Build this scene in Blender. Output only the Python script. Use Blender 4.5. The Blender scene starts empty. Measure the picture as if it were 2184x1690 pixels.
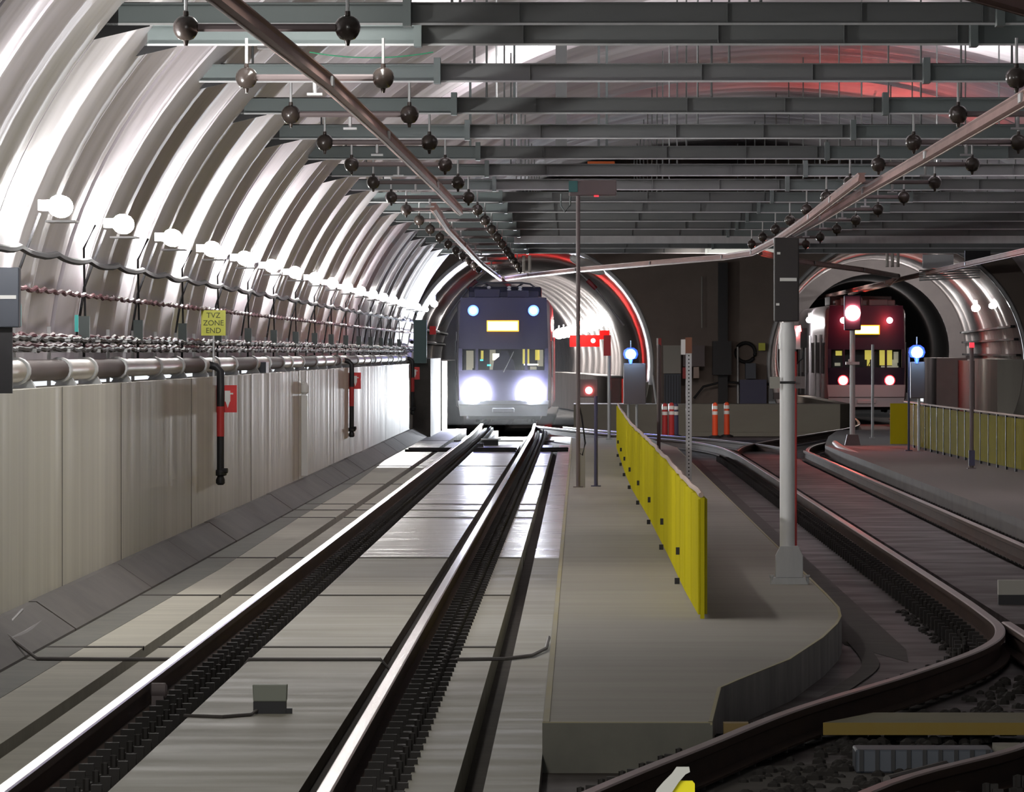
import bpy, bmesh, math, random
from mathutils import Vector, Matrix
random.seed(7)
S = bpy.context.scene
C = S.collection
PI = math.pi
F = 18000.0          # focal length in pixels of the 2184-wide frame
VX, VY, EYE = 1236.0, 752.0, 1.93

# ------------------------------------------------------------ camera
cam_d = bpy.data.cameras.new('camera')
cam_d.sensor_width = 36.0
cam_d.lens = F / 2184 * 36
cam_d.clip_start = 0.5
cam_d.clip_end = 900
cam = bpy.data.objects.new('camera', cam_d)
C.objects.link(cam)
cam.location = (0, 0, EYE)
cam.rotation_euler = (PI/2 - math.atan((845-VY)/F), 0, math.atan((VX-1092)/F))
S.camera = cam
# ------------------------------------------------------------ world and exposure
w = bpy.data.worlds.new('world'); S.world = w; w.use_nodes = True
w.node_tree.nodes['Background'].inputs[0].default_value = (0.9, 0.95, 1.0, 1)
w.node_tree.nodes['Background'].inputs[1].default_value = 1.0
S.view_settings.view_transform = 'Standard'
S.view_settings.look = 'None'
S.view_settings.exposure = 0.1
S.view_settings.gamma = 1.0
S.view_settings.use_curve_mapping = False
S.cycles.use_denoising = True
S.cycles.adaptive_threshold = 0.015
S.cycles.max_bounces = 5
S.cycles.diffuse_bounces = 3
S.cycles.glossy_bounces = 3
S.cycles.sample_clamp_indirect = 4.0
S.cycles.use_light_tree = True

def area_light(name, loc, sx, sy, power, col=(1, .95, .87), rot=(0, 0, 0), spread=PI):
    l = bpy.data.lights.new(name, 'AREA'); l.shape = 'RECTANGLE'; l.size = sx; l.size_y = sy
    l.energy = power; l.color = col; l.spread = spread
    o = bpy.data.objects.new(name, l); C.objects.link(o); o.location = loc; o.rotation_euler = rot
    return o
# station ceiling lamps over the left track, beside and ahead of the photographer, plus wall fill
for y in (14, 26):
    area_light('station_and_fill_light', (-2.0, y, 4.8), .6, 4.0, 420, (1, .96, .90), (math.radians(48), 0, 0))
for y in (34, 41, 48):
    area_light('station_and_fill_light', (-1.8, y, 5.15), .5, 3.5, 40, (1, .965, .89), (0, 0, 0))
for y in (59.5, 65, 71):  # added fill tilted at the left wall, unseen above the frame
    area_light('station_and_fill_light', (-1.7, y, 5.15), .5, 2.4, 80, (1, .97, .92), (0, math.radians(35), 0))
# uplighting of the vault crown above the beams
for (x, y, p) in ((-1.0, 72, 110), (-.6, 96, 190), (0, 124, 260), (6.5, 84, 110), (6.5, 112, 260), (5.5, 138, 260), (2.5, 110, 180)):
    area_light('crown_lamp_light', (x, y, 4.75), .3, 5.0, p, (1, .93, .93), (PI, 0, 0))

area_light('end_wall_fill_light', (3.6, 207, 4.5), 2.4, .3, 55, (1, .86, .78), (math.radians(45), 0, 0), math.radians(110))  # added fill to lift the dark end wall, no fixture there
# ------------------------------------------------------------ helpers
def P(px, py, d):
    return Vector(((px-VX)*d/F, d, EYE-(py-VY)*d/F))

class MB:
    def __init__(s): s.v = []; s.f = []; s.mi = []; s.m = 0
    def add(s, vs, fs):
        o = len(s.v); s.v += [tuple(v) for v in vs]
        s.f += [tuple(i+o for i in f) for f in fs]; s.mi += [s.m]*len(fs); return s
    def box(s, x0, x1, y0, y1, z0, z1):
        return s.add([(x0,y0,z0),(x1,y0,z0),(x1,y1,z0),(x0,y1,z0),(x0,y0,z1),(x1,y0,z1),(x1,y1,z1),(x0,y1,z1)],
                     [(0,3,2,1),(4,5,6,7),(0,1,5,4),(1,2,6,5),(2,3,7,6),(3,0,4,7)])
    def cbox(s, c, sz):
        return s.box(c[0]-sz[0]/2,c[0]+sz[0]/2,c[1]-sz[1]/2,c[1]+sz[1]/2,c[2]-sz[2]/2,c[2]+sz[2]/2)
    def tube(s, pts, r, n=8, caps=True):
        pts = [Vector(p) for p in pts]; rs = r if isinstance(r, (list, tuple)) else [r]*len(pts)
        vs = []; 
        for i, p in enumerate(pts):
            t = (pts[min(i+1, len(pts)-1)]-pts[max(i-1, 0)]).normalized()
            a = Vector((0,0,1)) if abs(t.z) < .9 else Vector((1,0,0))
            u = t.cross(a).normalized(); w_ = t.cross(u).normalized()
            for k in range(n):
                an = 2*PI*(k+.5)/n
                vs.append(p + (u*math.cos(an)+w_*math.sin(an))*rs[i])
        fs = []
        for i in range(len(pts)-1):
            for k in range(n):
                k2 = (k+1) % n
                fs.append((i*n+k, i*n+k2, (i+1)*n+k2, (i+1)*n+k))
        if caps:
            fs.append(tuple(range(n-1,-1,-1))); fs.append(tuple((len(pts)-1)*n+k for k in range(n)))
        return s.add(vs, fs)
    def lathe(s, c, prof, n=16, axis='z'):
        vs = []; m = len(prof)
        for (r, h) in prof:
            for k in range(n):
                a = 2*PI*k/n
                if axis == 'z': vs.append((c[0]+r*math.cos(a), c[1]+r*math.sin(a), c[2]+h))
                elif axis == 'x': vs.append((c[0]+h, c[1]+r*math.cos(a), c[2]+r*math.sin(a)))
                else: vs.append((c[0]+r*math.cos(a), c[1]+h, c[2]+r*math.sin(a)))
        fs = [(i*n+k, i*n+(k+1)%n, (i+1)*n+(k+1)%n, (i+1)*n+k) for i in range(m-1) for k in range(n)]
        fs.append(tuple(range(n-1,-1,-1))); fs.append(tuple((m-1)*n+k for k in range(n)))
        return s.add(vs, fs)
    def sweep(s, path, prof, closed=True):
        """profile (x across, z up) swept along a path of (x, y, z) points"""
        path = [Vector(p) for p in path]; m = len(prof); vs = []
        for i, p in enumerate(path):
            t = (path[min(i+1, len(path)-1)]-path[max(i-1, 0)]); t.z = 0; t.normalize()
            u = Vector((t.y, -t.x, 0))
            for (a, b) in prof: vs.append(p+u*a+Vector((0,0,b)))
        fs = []
        for i in range(len(path)-1):
            for k in range(m if closed else m-1):
                k2 = (k+1) % m
                fs.append((i*m+k, (i+1)*m+k, (i+1)*m+k2, i*m+k2))
        if closed:
            fs.append(tuple(range(m))); fs.append(tuple((len(path)-1)*m+k for k in range(m-1,-1,-1)))
        return s.add(vs, fs)
    def prism(s, poly, z0, z1):
        n = len(poly)
        return s.add([(x,y,z0) for x,y in poly]+[(x,y,z1) for x,y in poly],
                     [tuple(range(n-1,-1,-1)), tuple(range(n,2*n))]+[(i,(i+1)%n,n+(i+1)%n,n+i) for i in range(n)])
    def prism_y(s, poly, y0, y1):
        n = len(poly)
        return s.add([(x,y0,z) for x,z in poly]+[(x,y1,z) for x,z in poly],
                     [tuple(range(n)), tuple(range(2*n-1,n-1,-1))]+[(i,n+i,n+(i+1)%n,(i+1)%n) for i in range(n)])
    def build(s, name, mats, parent=None, smooth=False, loc=None, recalc=True, bevel=0):
        me = bpy.data.meshes.new(name); me.from_pydata(s.v, [], s.f)
        if not isinstance(mats, (list, tuple)): mats = [mats]
        for m in mats: me.materials.append(m)
        me.polygons.foreach_set('material_index', s.mi)
        if recalc:
            b = bmesh.new(); b.from_mesh(me); bmesh.ops.recalc_face_normals(b, faces=b.faces)
            b.to_mesh(me); b.free()
        if smooth:
            me.polygons.foreach_set('use_smooth', [True]*len(me.polygons))
            try: me.set_sharp_from_angle(angle=math.radians(40))
            except Exception: pass
        me.update()
        o = bpy.data.objects.new(name, me); C.objects.link(o)
        if parent is not None: o.parent = parent
        if loc is not None: o.location = loc
        if bevel:
            bm_ = o.modifiers.new('bevel', 'BEVEL'); bm_.width = bevel; bm_.segments = 2; bm_.limit_method = 'ANGLE'
        return o

def tag(o, label, cat, group=None):
    o['label'] = label; o['category'] = cat
    if group: o['group'] = group
    return o
def thing(name, loc, label, cat, group=None):
    o = bpy.data.objects.new(name, None); C.objects.link(o); o.location = loc; o.empty_display_size = .2
    return tag(o, label, cat, group)
def struct(o):
    o['kind'] = 'structure'; return o
def dup(root, loc, label=None):
    r = root.copy(); C.objects.link(r); r.location = loc
    if label: r['label'] = label
    for ch in list(root.children):
        c = ch.copy(); C.objects.link(c); c.parent = r
        for g in list(ch.children):
            d = g.copy(); C.objects.link(d); d.parent = c
    return r
ORD = ['nearest','second nearest','third nearest','fourth nearest','fifth nearest','sixth nearest','seventh nearest','eighth nearest',
       'ninth nearest','tenth nearest','eleventh nearest','twelfth nearest','thirteenth nearest','fourteenth nearest','fifteenth nearest',
       'sixteenth nearest','seventeenth nearest','eighteenth nearest','nineteenth nearest','twentieth nearest']
TENS = ['', '', 'twenty', 'thirty', 'forty', 'fifty', 'sixty']
ONES = ['', 'first', 'second', 'third', 'fourth', 'fifth', 'sixth', 'seventh', 'eighth', 'ninth']
TENTH = ['', '', 'twentieth', 'thirtieth', 'fortieth', 'fiftieth', 'sixtieth']
def ordn(i):
    if i < 20: return ORD[i]
    n = i+1
    return (TENTH[n//10] if n % 10 == 0 else TENS[n//10]+'-'+ONES[n % 10]) + ' nearest'

# ------------------------------------------------------------ materials
def mat(name, col, rough=.6, metal=0.0, spec=.5, var=None, bump=0.0, emit=None, strength=0, trans=0, coat=0):
    """var = (scale xyz, amount, second colour); procedural noise variation"""
    m = bpy.data.materials.new(name); m.use_nodes = True
    nt = m.node_tree; b = nt.nodes['Principled BSDF']
    b.inputs['Base Color'].default_value = (*col, 1)
    b.inputs['Roughness'].default_value = rough
    b.inputs['Metallic'].default_value = metal
    b.inputs['Specular IOR Level'].default_value = spec
    b.inputs['Transmission Weight'].default_value = trans
    b.inputs['Coat Weight'].default_value = coat
    if emit:
        b.inputs['Emission Color'].default_value = (*emit, 1); b.inputs['Emission Strength'].default_value = strength
    if var:
        tc = nt.nodes.new('ShaderNodeTexCoord'); mp = nt.nodes.new('ShaderNodeMapping')
        mp.inputs['Scale'].default_value = var[0]
        nz = nt.nodes.new('ShaderNodeTexNoise'); nz.inputs['Scale'].default_value = 1.0; nz.inputs['Detail'].default_value = 7
        nz.inputs['Roughness'].default_value = .62
        mr = nt.nodes.new('ShaderNodeMapRange'); mr.inputs[1].default_value = .32; mr.inputs[2].default_value = .68
        mx = nt.nodes.new('ShaderNodeMix'); mx.data_type = 'RGBA'
        mx.inputs[6].default_value = (*col, 1); mx.inputs[7].default_value = (*var[2], 1)
        ml = nt.nodes.new('ShaderNodeMath'); ml.operation = 'MULTIPLY'; ml.inputs[1].default_value = var[1]
        L = nt.links.new
        L(tc.outputs['Object'], mp.inputs[0]); L(mp.outputs[0], nz.inputs['Vector']); L(nz.outputs[0], mr.inputs[0])
        L(mr.outputs[0], ml.inputs[0]); L(ml.outputs[0], mx.inputs[0]); L(mx.outputs[2], b.inputs['Base Color'])
        if bump:
            bp = nt.nodes.new('ShaderNodeBump'); bp.inputs['Strength'].default_value = bump; bp.inputs['Distance'].default_value = .02
            L(nz.outputs[0], bp.inputs['Height']); L(bp.outputs[0], b.inputs['Normal'])
    return m
def rough_var(m, lo, hi, scale):
    nt = m.node_tree; b = nt.nodes['Principled BSDF']
    tc = nt.nodes.new('ShaderNodeTexCoord'); mp = nt.nodes.new('ShaderNodeMapping'); mp.inputs['Scale'].default_value = scale
    nz = nt.nodes.new('ShaderNodeTexNoise'); nz.inputs['Scale'].default_value = 1.0; nz.inputs['Detail'].default_value = 5
    mr = nt.nodes.new('ShaderNodeMapRange'); mr.inputs[1].default_value = .35; mr.inputs[2].default_value = .65
    mr.inputs[3].default_value = lo; mr.inputs[4].default_value = hi
    nt.links.new(tc.outputs['Object'], mp.inputs[0]); nt.links.new(mp.outputs[0], nz.inputs['Vector'])
    nt.links.new(nz.outputs[0], mr.inputs[0]); nt.links.new(mr.outputs[0], b.inputs['Roughness'])
    return m

M = {}
M['slab'] = rough_var(mat('brushed_slab_concrete', (.33,.32,.265), .45, var=((.5,2.2,1),.6,(.25,.24,.20)), bump=.16, spec=.26), .25, .43, (.6,1.5,1))
M['slab_matte'] = mat('matte_slab_concrete', (.56,.54,.45), .75, var=((.5,2.2,1),.6,(.40,.385,.32)), bump=.1, spec=.12)
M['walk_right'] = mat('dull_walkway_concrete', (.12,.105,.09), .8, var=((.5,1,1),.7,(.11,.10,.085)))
M['yellow_mesh'] = mat('shaded_yellow_pickets', (.27,.235,.012), .85, spec=.1, var=((2,1.4,.5),.5,(.20,.18,.015)))  # fence yellow darkened to paint in the shade on the right side
M['slab_near'] = rough_var(mat('worn_slab_concrete', (.33,.32,.265), .6, var=((.5,2.2,1),.6,(.23,.22,.18)), bump=.12, spec=.14), .50, .66, (.6,1.5,1))
M['mast'] = mat('pale_mast_paint', (.80,.81,.82), .5, .1)
M['slab_dark'] = rough_var(mat('grimy_slab_concrete', (.05,.04,.036), .6, var=((.8,1.2,1),.8,(.032,.026,.023)), bump=.4, spec=.25), .5, .7, (1,1,1))
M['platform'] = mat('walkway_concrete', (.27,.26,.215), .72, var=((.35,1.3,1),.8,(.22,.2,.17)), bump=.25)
M['platform_edge'] = mat('worn_yellow_edge_paint', (.30,.26,.12), .7, var=((3,.5,3),.9,(.3,.28,.2)))
M['dirt_and_shade'] = mat('dirty_shaded_concrete', (.15,.145,.12), .8, var=((3,2,3),.7,(.10,.10,.085)))  # dirt along the wall foot, and painted shade on the island front
M['curbface'] = mat('cast_kerb_concrete', (.40,.41,.40), .7, var=((9,2,1.2),.8,(.18,.19,.19)))
M['trough'] = mat('dark_trough_concrete', (.035,.03,.026), .9, var=((3,3,3),.7,(.07,.06,.05)), bump=.5)
M['base'] = mat('dark_invert_concrete', (.06,.055,.05), .9)
M['wall'] = rough_var(mat('formed_wall_concrete', (.58,.565,.495), .45, var=((1,1.1,.07),.85,(.41,.395,.35)), bump=.12), .48, .7, (1,1.2,.1))
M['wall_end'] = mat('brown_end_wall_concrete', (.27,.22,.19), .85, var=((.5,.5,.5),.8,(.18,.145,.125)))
M['bore'] = mat('bore_segment_concrete', (.42,.38,.37), .62, var=((.6,.9,.6),.7,(.26,.24,.23)))
M['bore_dark'] = mat('unlit_bore_concrete', (.10,.085,.08), .8, var=((.4,.9,.4),.7,(.06,.05,.05)))  # dark tone paints in the unlit depth of the inner bore
M['fillet'] = mat('stained_kerb_fillet', (.11,.10,.09), .85, var=((2,.8,2),.8,(.07,.065,.06)), bump=.4)
M['rail_top'] = mat('polished_rail_head', (.52,.50,.49), .26, .95)
M['rail_web'] = mat('rusty_rail_web', (.075,.048,.036), .85, 0.0, spec=.12, var=((2,1,6),.7,(.05,.035,.03)))
M['rail_dull'] = mat('tarnished_rail_head', (.17,.12,.10), .36, .6)
M['lump'] = mat('dark_ballast', (.022,.019,.017), .9)
M['clip'] = mat('dark_rail_fastener', (.022,.019,.017), .7, .2)
M['beam'] = mat('grey_painted_beam', (.16,.17,.17), .5, .1, var=((.5,2,2),.6,(.10,.11,.11)))
M['channel'] = mat('grey_green_channel', (.14,.17,.17), .5, .15, var=((.7,2,2),.5,(.13,.16,.16)))
M['galv'] = mat('galvanised_steel', (.62,.63,.64), .5, .3, var=((3,3,.6),.6,(.36,.37,.38)))
M['dark'] = mat('black_metal', (.02,.02,.022), .5, .3)
M['insul'] = mat('dark_brown_insulator', (.045,.035,.03), .25, 0, coat=.3)
M['conduct'] = mat('conductor_aluminium', (.42,.27,.24), .62, .12, spec=.3, var=((4,.7,4),.7,(.30,.18,.16)))
M['copper'] = mat('contact_wire_copper', (.35,.25,.2), .5, .8)
M['yellow'] = mat('yellow_fence_panel', (.62,.54,.012), .8, spec=.15, var=((2,1.4,.5),.6,(.50,.44,.02)))
M['pinktop'] = mat('pale_cap_rail', (.48,.38,.33), .8, spec=.2)
M['orange'] = mat('orange_plastic', (.75,.08,.02), .5)
M['white'] = mat('white_reflective', (.8,.8,.78), .4)
M['red'] = mat('red_sign_paint', (.65,.02,.02), .45)
M['redpipe'] = mat('red_pipe_paint', (.45,.03,.03), .45)
M['signyellow'] = mat('yellow_green_sign', (.70,.72,.06), .4)
M['ink'] = mat('dark_lettering', (.08,.09,.02), .6)
M['head_case'] = mat('black_signal_case', (.035,.03,.03), .6)
M['box_grey'] = mat('grey_enclosure', (.07,.08,.10), .5, .2)
M['box_brown'] = mat('dull_enclosure', (.16,.13,.13), .6)
M['panel_light'] = mat('pale_cabinet', (.36,.35,.31), .6)
M['teal'] = mat('teal_reflective_side', (.02,.55,.52), .3)
M['cable'] = mat('black_cable', (.022,.022,.024), .6, spec=.25)
M['cable_red'] = mat('dark_red_cable', (.11,.025,.035), .55, spec=.3)
M['cable_grey'] = mat('grey_cable', (.11,.10,.095), .6)
M['pipe'] = mat('pale_pipe_jacket', (.50,.47,.42), .4, var=((2,.8,2),.6,(.36,.30,.27)))
M['pipe_dark'] = mat('brown_pipe', (.09,.065,.06), .65, spec=.3)
M['foot'] = mat('white_pipe_saddle', (.62,.64,.66), .4)
M['lamp_on'] = mat('lamp_diffuser', (1,1,1), .5, emit=(1,.98,.95), strength=330)
M['lamp_bore'] = mat('bore_lamp_diffuser', (1,1,1), .5, emit=(1,.97,.94), strength=34)
M['head_on'] = mat('headlight_lens', (1,1,1), .5, emit=(.90,.95,1), strength=900)
M['blue_on'] = mat('blue_lamp_halo', (.2,.3,1), .5, emit=(.03,.10,1.0), strength=1.6)
M['blue_core'] = mat('blue_lamp_core', (.6,.8,1), .5, emit=(.45,.75,1), strength=60)
M['red_on'] = mat('red_lamp_lens', (1,.1,.1), .5, emit=(1,.035,.03), strength=45)
M['red_core'] = mat('red_lamp_core', (1,.5,.4), .5, emit=(1,.42,.36), strength=60)
M['red_big'] = mat('red_signal_aspect', (1,.3,.2), .5, emit=(1,.20,.15), strength=260)
M['red_tail'] = mat('red_tail_lens', (1,.2,.2), .5, emit=(1,.16,.16), strength=22)
M['red_dim'] = mat('dim_red_lens', (.8,.05,.05), .5, emit=(1,.03,.05), strength=1.6)
M['amber'] = mat('amber_display', (1,.7,.1), .5, emit=(1,.66,.14), strength=9)
M['amber_edge'] = mat('amber_display_edge', (1,.5,.05), .5, emit=(1,.36,.01), strength=1.5)
M['mask'] = mat('dark_train_mask', (.012,.011,.028), .5, spec=.25)
M['train_white'] = mat('white_train_shell', (.50,.50,.52), .35, coat=.2)
M['train_side'] = mat('silver_train_side', (.62,.60,.64), .25, .5, var=((1,1.2,.5),.4,(.45,.43,.46)))
M['bumper_grey'] = mat('grey_train_bumper', (.06,.065,.08), .5)
M['glass'] = mat('dark_cab_glass', (.02,.02,.025), .05, 0, coat=.5)
M['cab_lit'] = mat('lit_saloon_wall', (.5,.48,.36), .6, emit=(.75,.72,.55), strength=.22)
M['cab_yellow'] = mat('yellow_saloon_panel', (.7,.6,.1), .6, emit=(.9,.78,.15), strength=.45)
M['cab_cyan'] = mat('cyan_cab_indicator', (.1,.8,.8), .6, emit=(.1,.9,.9), strength=1.5)
M['cab_white'] = mat('saloon_lamp', (1,1,1), .6, emit=(1,1,.92), strength=1.6)
M['rust'] = mat('rusty_brown_plate', (.22,.09,.05), .7)
M['purple'] = mat('dark_blue_conduit', (.06,.06,.12), .5)

# shiny curved lining of the cavern: per-panel variation through Object Info
def lining_material():
    m = bpy.data.materials.new('shiny_lining_sheet'); m.use_nodes = True
    nt = m.node_tree; b = nt.nodes['Principled BSDF']; L = nt.links.new
    b.inputs['Metallic'].default_value = .55
    oi = nt.nodes.new('ShaderNodeObjectInfo')
    cr = nt.nodes.new('ShaderNodeValToRGB')
    cr.color_ramp.elements[0].color = (.74,.68,.74,1); cr.color_ramp.elements[1].color = (.92,.90,.93,1)
    tc = nt.nodes.new('ShaderNodeTexCoord'); mp = nt.nodes.new('ShaderNodeMapping'); mp.inputs['Scale'].default_value = (.35, 3.2, .35)
    nz = nt.nodes.new('ShaderNodeTexNoise'); nz.inputs['Scale'].default_value = 1; nz.inputs['Detail'].default_value = 6
    mx = nt.nodes.new('ShaderNodeMix'); mx.data_type = 'RGBA'; mx.blend_type = 'MULTIPLY'; mx.inputs[0].default_value = .3
    L(oi.outputs['Random'], cr.inputs[0]); L(tc.outputs['Object'], mp.inputs[0]); L(mp.outputs[0], nz.inputs['Vector'])
    L(cr.outputs[0], mx.inputs[6]); L(nz.outputs[0], mx.inputs[7]); L(mx.outputs[2], b.inputs['Base Color'])
    mr = nt.nodes.new('ShaderNodeMapRange'); mr.inputs[1].default_value = .3; mr.inputs[2].default_value = .7
    mr.inputs[3].default_value = .42; mr.inputs[4].default_value = .60
    L(nz.outputs[0], mr.inputs[0]); L(mr.outputs[0], b.inputs['Roughness'])
    bp = nt.nodes.new('ShaderNodeBump'); bp.inputs['Strength'].default_value = .35; bp.inputs['Distance'].default_value = .03
    L(nz.outputs[0], bp.inputs['Height']); L(bp.outputs[0], b.inputs['Normal'])
    return m
M['lining'] = lining_material()

# ------------------------------------------------------------ floor and track slabs
D0, D1 = 18.0, 224.0
DEND = 420.0
struct(MB().box(-6, 16, 5, DEND, -.42, -.36).build('floor', M['base']))
def slab(x0, x1, y0, y1, z, m='slab', name='track_slab', zb=-.37):
    return struct(MB().box(x0, x1, y0, y1, zb, z).build(name, M[m]))
ZS = -.12
slab(-4.06, -3.03, D0, 150, ZS, 'slab_matte')
slab(-4.06, -3.03, 150.02, D1+2, ZS)
slab(-2.92, -2.60, D0, 150, ZS, 'slab_matte')
slab(-2.92, -2.60, 150.02, 192, ZS)
slab(-2.20, -1.31, D0, 84, ZS, 'slab_near')
slab(-2.20, -1.31, 84.02, 186.5, ZS)
slab(-.82, -.585, D0, 84, ZS, 'slab_near')
slab(-.45, -.19, D0, 84, ZS, 'slab_near')
slab(-.82, -.585, 84.02, 186.5, ZS)
slab(-.45, -.19, 84.02, 186.5, ZS)
slab(-3.03, -2.92, D0, D1+2, -.30, 'trough', 'gutter')
slab(-.585, -.45, D0, 186.5, -.30, 'trough', 'gutter')
slab(-2.60, -2.20, D0, 330, -.195, 'trough', 'rail_trough')
slab(-1.31, -.82, D0, 330, -.195, 'trough', 'rail_trough')
# right hand track bed
slab(-.19, 5.05, D0, 43.6, -.22, 'slab_dark')
slab(.3, 5.05, 43.6, 188, -.22, 'slab_dark')
slab(-.19, 13, 188, D1-5, -.22, 'slab_dark')
slab(5.05, 13, D0, 188, -.22, 'slab_dark')
slab(3.30, 4.20, 64, 175, -.13, 'slab_dark')
# transverse joints across the left slab, thin raised mortar strips
jb = MB()
for y in (58.5, 71, 84, 104.5, 109.5, 113.8, 131, 152, 178, 196):
    for (a, b) in ((-3.7,-3.03), (-2.92,-2.6), (-2.2,-1.31), (-.82,-.585)):
        jb.box(a, b, y, y+.22, ZS-.02, ZS+.006)
struct(jb.build('slab_joint', M['trough']))
# sloping kerb fillet along the wall
fb = MB(); yy = D0
while yy < 204:
    L_ = 9.0 if yy > 62 else 11.0
    jit = random.uniform(-.004, .004)
    fb.prism_y([(-4.06, .10+jit), (-3.99, .10+jit), (-3.70+jit, -.10), (-3.70+jit, -.13), (-4.06, -.13)], yy, min(yy+L_-.08, 204.5))
    yy += L_
struct(fb.build('kerb_fillet', M['fillet']))
db = MB(); db.prism([(-3.70,D0),(-3.40,D0),(-3.44,60),(-3.40,80),(-3.48,105),(-3.5,130),(-3.62,150),(-3.70,160)], ZS-.01, ZS+.003)
struct(db.build('dirt_strip', M['dirt_and_shade']))

# central island walkway with rounded end
isl = [(-.19, 43.1), (.68, 43.1), (.80, 47.6), (.93, 48.8), (1.30, 52), (1.62, 56), (1.80, 58.8), (1.88, 60.5), (1.93, 62.6), (1.94, 66), (1.94, 168), (1.5, 187), (-.19, 187)]
ob = MB(); ob.prism(isl, -.36, .036)
for k, f in enumerate(ob.f):
    ob.mi[k] = 0 if k < 2 else (2 if k == 2 else 1)  # darker front, lighter sides: light direction painted into the face colours
struct(ob.build('walkway_island', [M['platform'], M['curbface'], M['dirt_and_shade']]))
eb = MB()
eb.sweep([(-.17, 43.15, .036), (-.17, 187, .036)], [(-.016,-.01),(.016,-.01),(.016,.004),(-.016,.004)])
eb.sweep([(-.19, 43.15, .036), (.68, 43.15, .036)], [(-.03,-.01),(.03,-.01),(.03,.004),(-.03,.004)])
eb.sweep([(x-.012, y, .036) for x, y in isl[1:11]], [(-.010,-.01),(.010,-.01),(.010,.004),(-.010,.004)])
struct(eb.build('walkway_edge_line', M['platform_edge']))
# right hand walkway
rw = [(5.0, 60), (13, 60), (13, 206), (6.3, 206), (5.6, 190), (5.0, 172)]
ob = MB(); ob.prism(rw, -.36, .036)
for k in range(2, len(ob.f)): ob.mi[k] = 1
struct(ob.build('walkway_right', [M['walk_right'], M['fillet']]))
# low walkway wall at the foot of the end wall
struct(MB().prism([(-.15,217),(6.7,217),(7.05,218.2),(7.05,262),(6.7,262),(6.7,221),(-.15,221)], -.3, .60).build('walkway_far', M['platform']))
struct(MB().box(1.6, 7.0, 216.4, 216.99, -.3, -.12).build('walkway_step', M['platform']))

# ------------------------------------------------------------ walls
struct(MB().box(-4.35, -4.05, D0, 205, -.3, 1.66).build('wall_left', M['wall']))
struct(MB().box(-4.95, -4.352, D0, 205, -.3, 1.60).build('wall_left_ledge', M['wall']))
struct(MB().prism([(-4.35,205.01),(-3.62,205.01),(-3.62,219.9),(-4.35,219.9)], -.3, 1.78).build('wall_left_return', M['fillet']))
struct(MB().box(12.2, 12.6, D0, 221, -.3, 2).build('wall_right', M['wall']))
# wall form joints
vb = MB()
for y in (66, 74.5, 88, 104, 121.5, 124.8, 139, 158, 176, 190):
    vb.box(-4.053, -4.047, y, y+.05, .1, 1.66)
struct(vb.build('wall_joint', M['fillet']))

# cavern ellipse
CX, CZ, CA, CB = 3.8, 1.7, 8.25, 5.5
def ell(t, off=0):
    return (CX-(CA+off)*math.cos(t), CZ+(CB+off)*math.sin(t))
N = 64
cb_ = MB(); prof = [ell(PI*k/N, .28) for k in range(N+1)]
vs = [(x, y, z) for y in (D0, 221) for (x, z) in prof]
cb_.add(vs, [(k, k+1, N+2+k, N+1+k) for k in range(N)])
struct(cb_.build('ceiling', M['bore_dark'], smooth=True, recalc=False))
# lining panels
PITCH = 3.03
K = 10
pm = MB(); NA = 72
vs = []
for j in range(K+1):
    u = j/K
    sag = .065*math.sin(PI*u)**.8 + .04*math.exp(-((u-.32)/.12)**2)
    for k in range(NA+1):
        t = PI*(k/NA)
        x, z = ell(t, .10-sag)
        vs.append((x, u*(PITCH-.07), z))
fs = [(j*(NA+1)+k, j*(NA+1)+k+1, (j+1)*(NA+1)+k+1, (j+1)*(NA+1)+k) for j in range(K) for k in range(NA)]
# return lips at both ends so that every sheet has thickness
base = len(vs)
for j in (0, K):
    for k in range(NA+1):
        x, z = ell(PI*(k/NA), .24); vs.append((x, (j/K)*(PITCH-.07), z))
for q, j in ((0, 0), (1, K)):
    for k in range(NA):
        fs.append((j*(NA+1)+k, j*(NA+1)+k+1, base+q*(NA+1)+k+1, base+q*(NA+1)+k))
pm.add(vs, fs)
panel0 = pm.build('ceiling_panel', M['lining'], smooth=True)
y = 45.0; i = 0
while y < 216:
    o = panel0 if i == 0 else panel0.copy()
    if i: C.objects.link(o)
    o.location = (random.uniform(-.03,.03), y, random.uniform(-.03,.03)); o.rotation_euler = (0, 0, random.uniform(-.004,.004))
    struct(o)
    y += PITCH; i += 1

# end wall with two round openings
def arch_hole(cx, cz, R, n=40):
    return [(cx+R*math.cos(a), cz+R*math.sin(a)) for a in [PI*1.18 - (PI*1.36)*k/n for k in range(n+1)]]
LC = (-1.34, 1.59, 3.23); RC = (8.29, 1.59, 3.36)
# fill by columns: for every x column, wall spans from hole top to ceiling and (outside holes) from floor to ceiling
wb = MB(); NX = 170; xs = [-4.6+(17.0)*k/NX for k in range(NX+1)]
def hole_top(x):
    for (cx, cz, R) in (LC, RC):
        if abs(x-cx) < R: return cz+math.sqrt(R*R-(x-cx)**2)
    return None
edges = []
for (cx, cz, R) in (LC, RC):
    for k in range(49):
        xs.append(cx-R*math.cos(PI*k/48))
xs = sorted(xs)
def inside(x):
    return any(abs(x-cx) < R-1e-6 for cx, cz, R in (LC, RC))
for a, b in zip(xs[:-1], xs[1:]):
    if b-a < 1e-6: continue
    m_ = (a+b)/2
    if inside(m_):
        za = hole_top(a) or 1.59; zb = hole_top(b) or 1.59
    else: za = zb = -.3
    wb.add([(a,220,za),(b,220,zb),(b,220,7.6),(a,220,7.6),(a,220.6,za),(b,220.6,zb),(b,220.6,7.6),(a,220.6,7.6)], [(0,1,2,3),(4,7,6,5),(0,4,5,1)])
struct(wb.build('wall_end', M['wall_end'], recalc=False))

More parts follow.
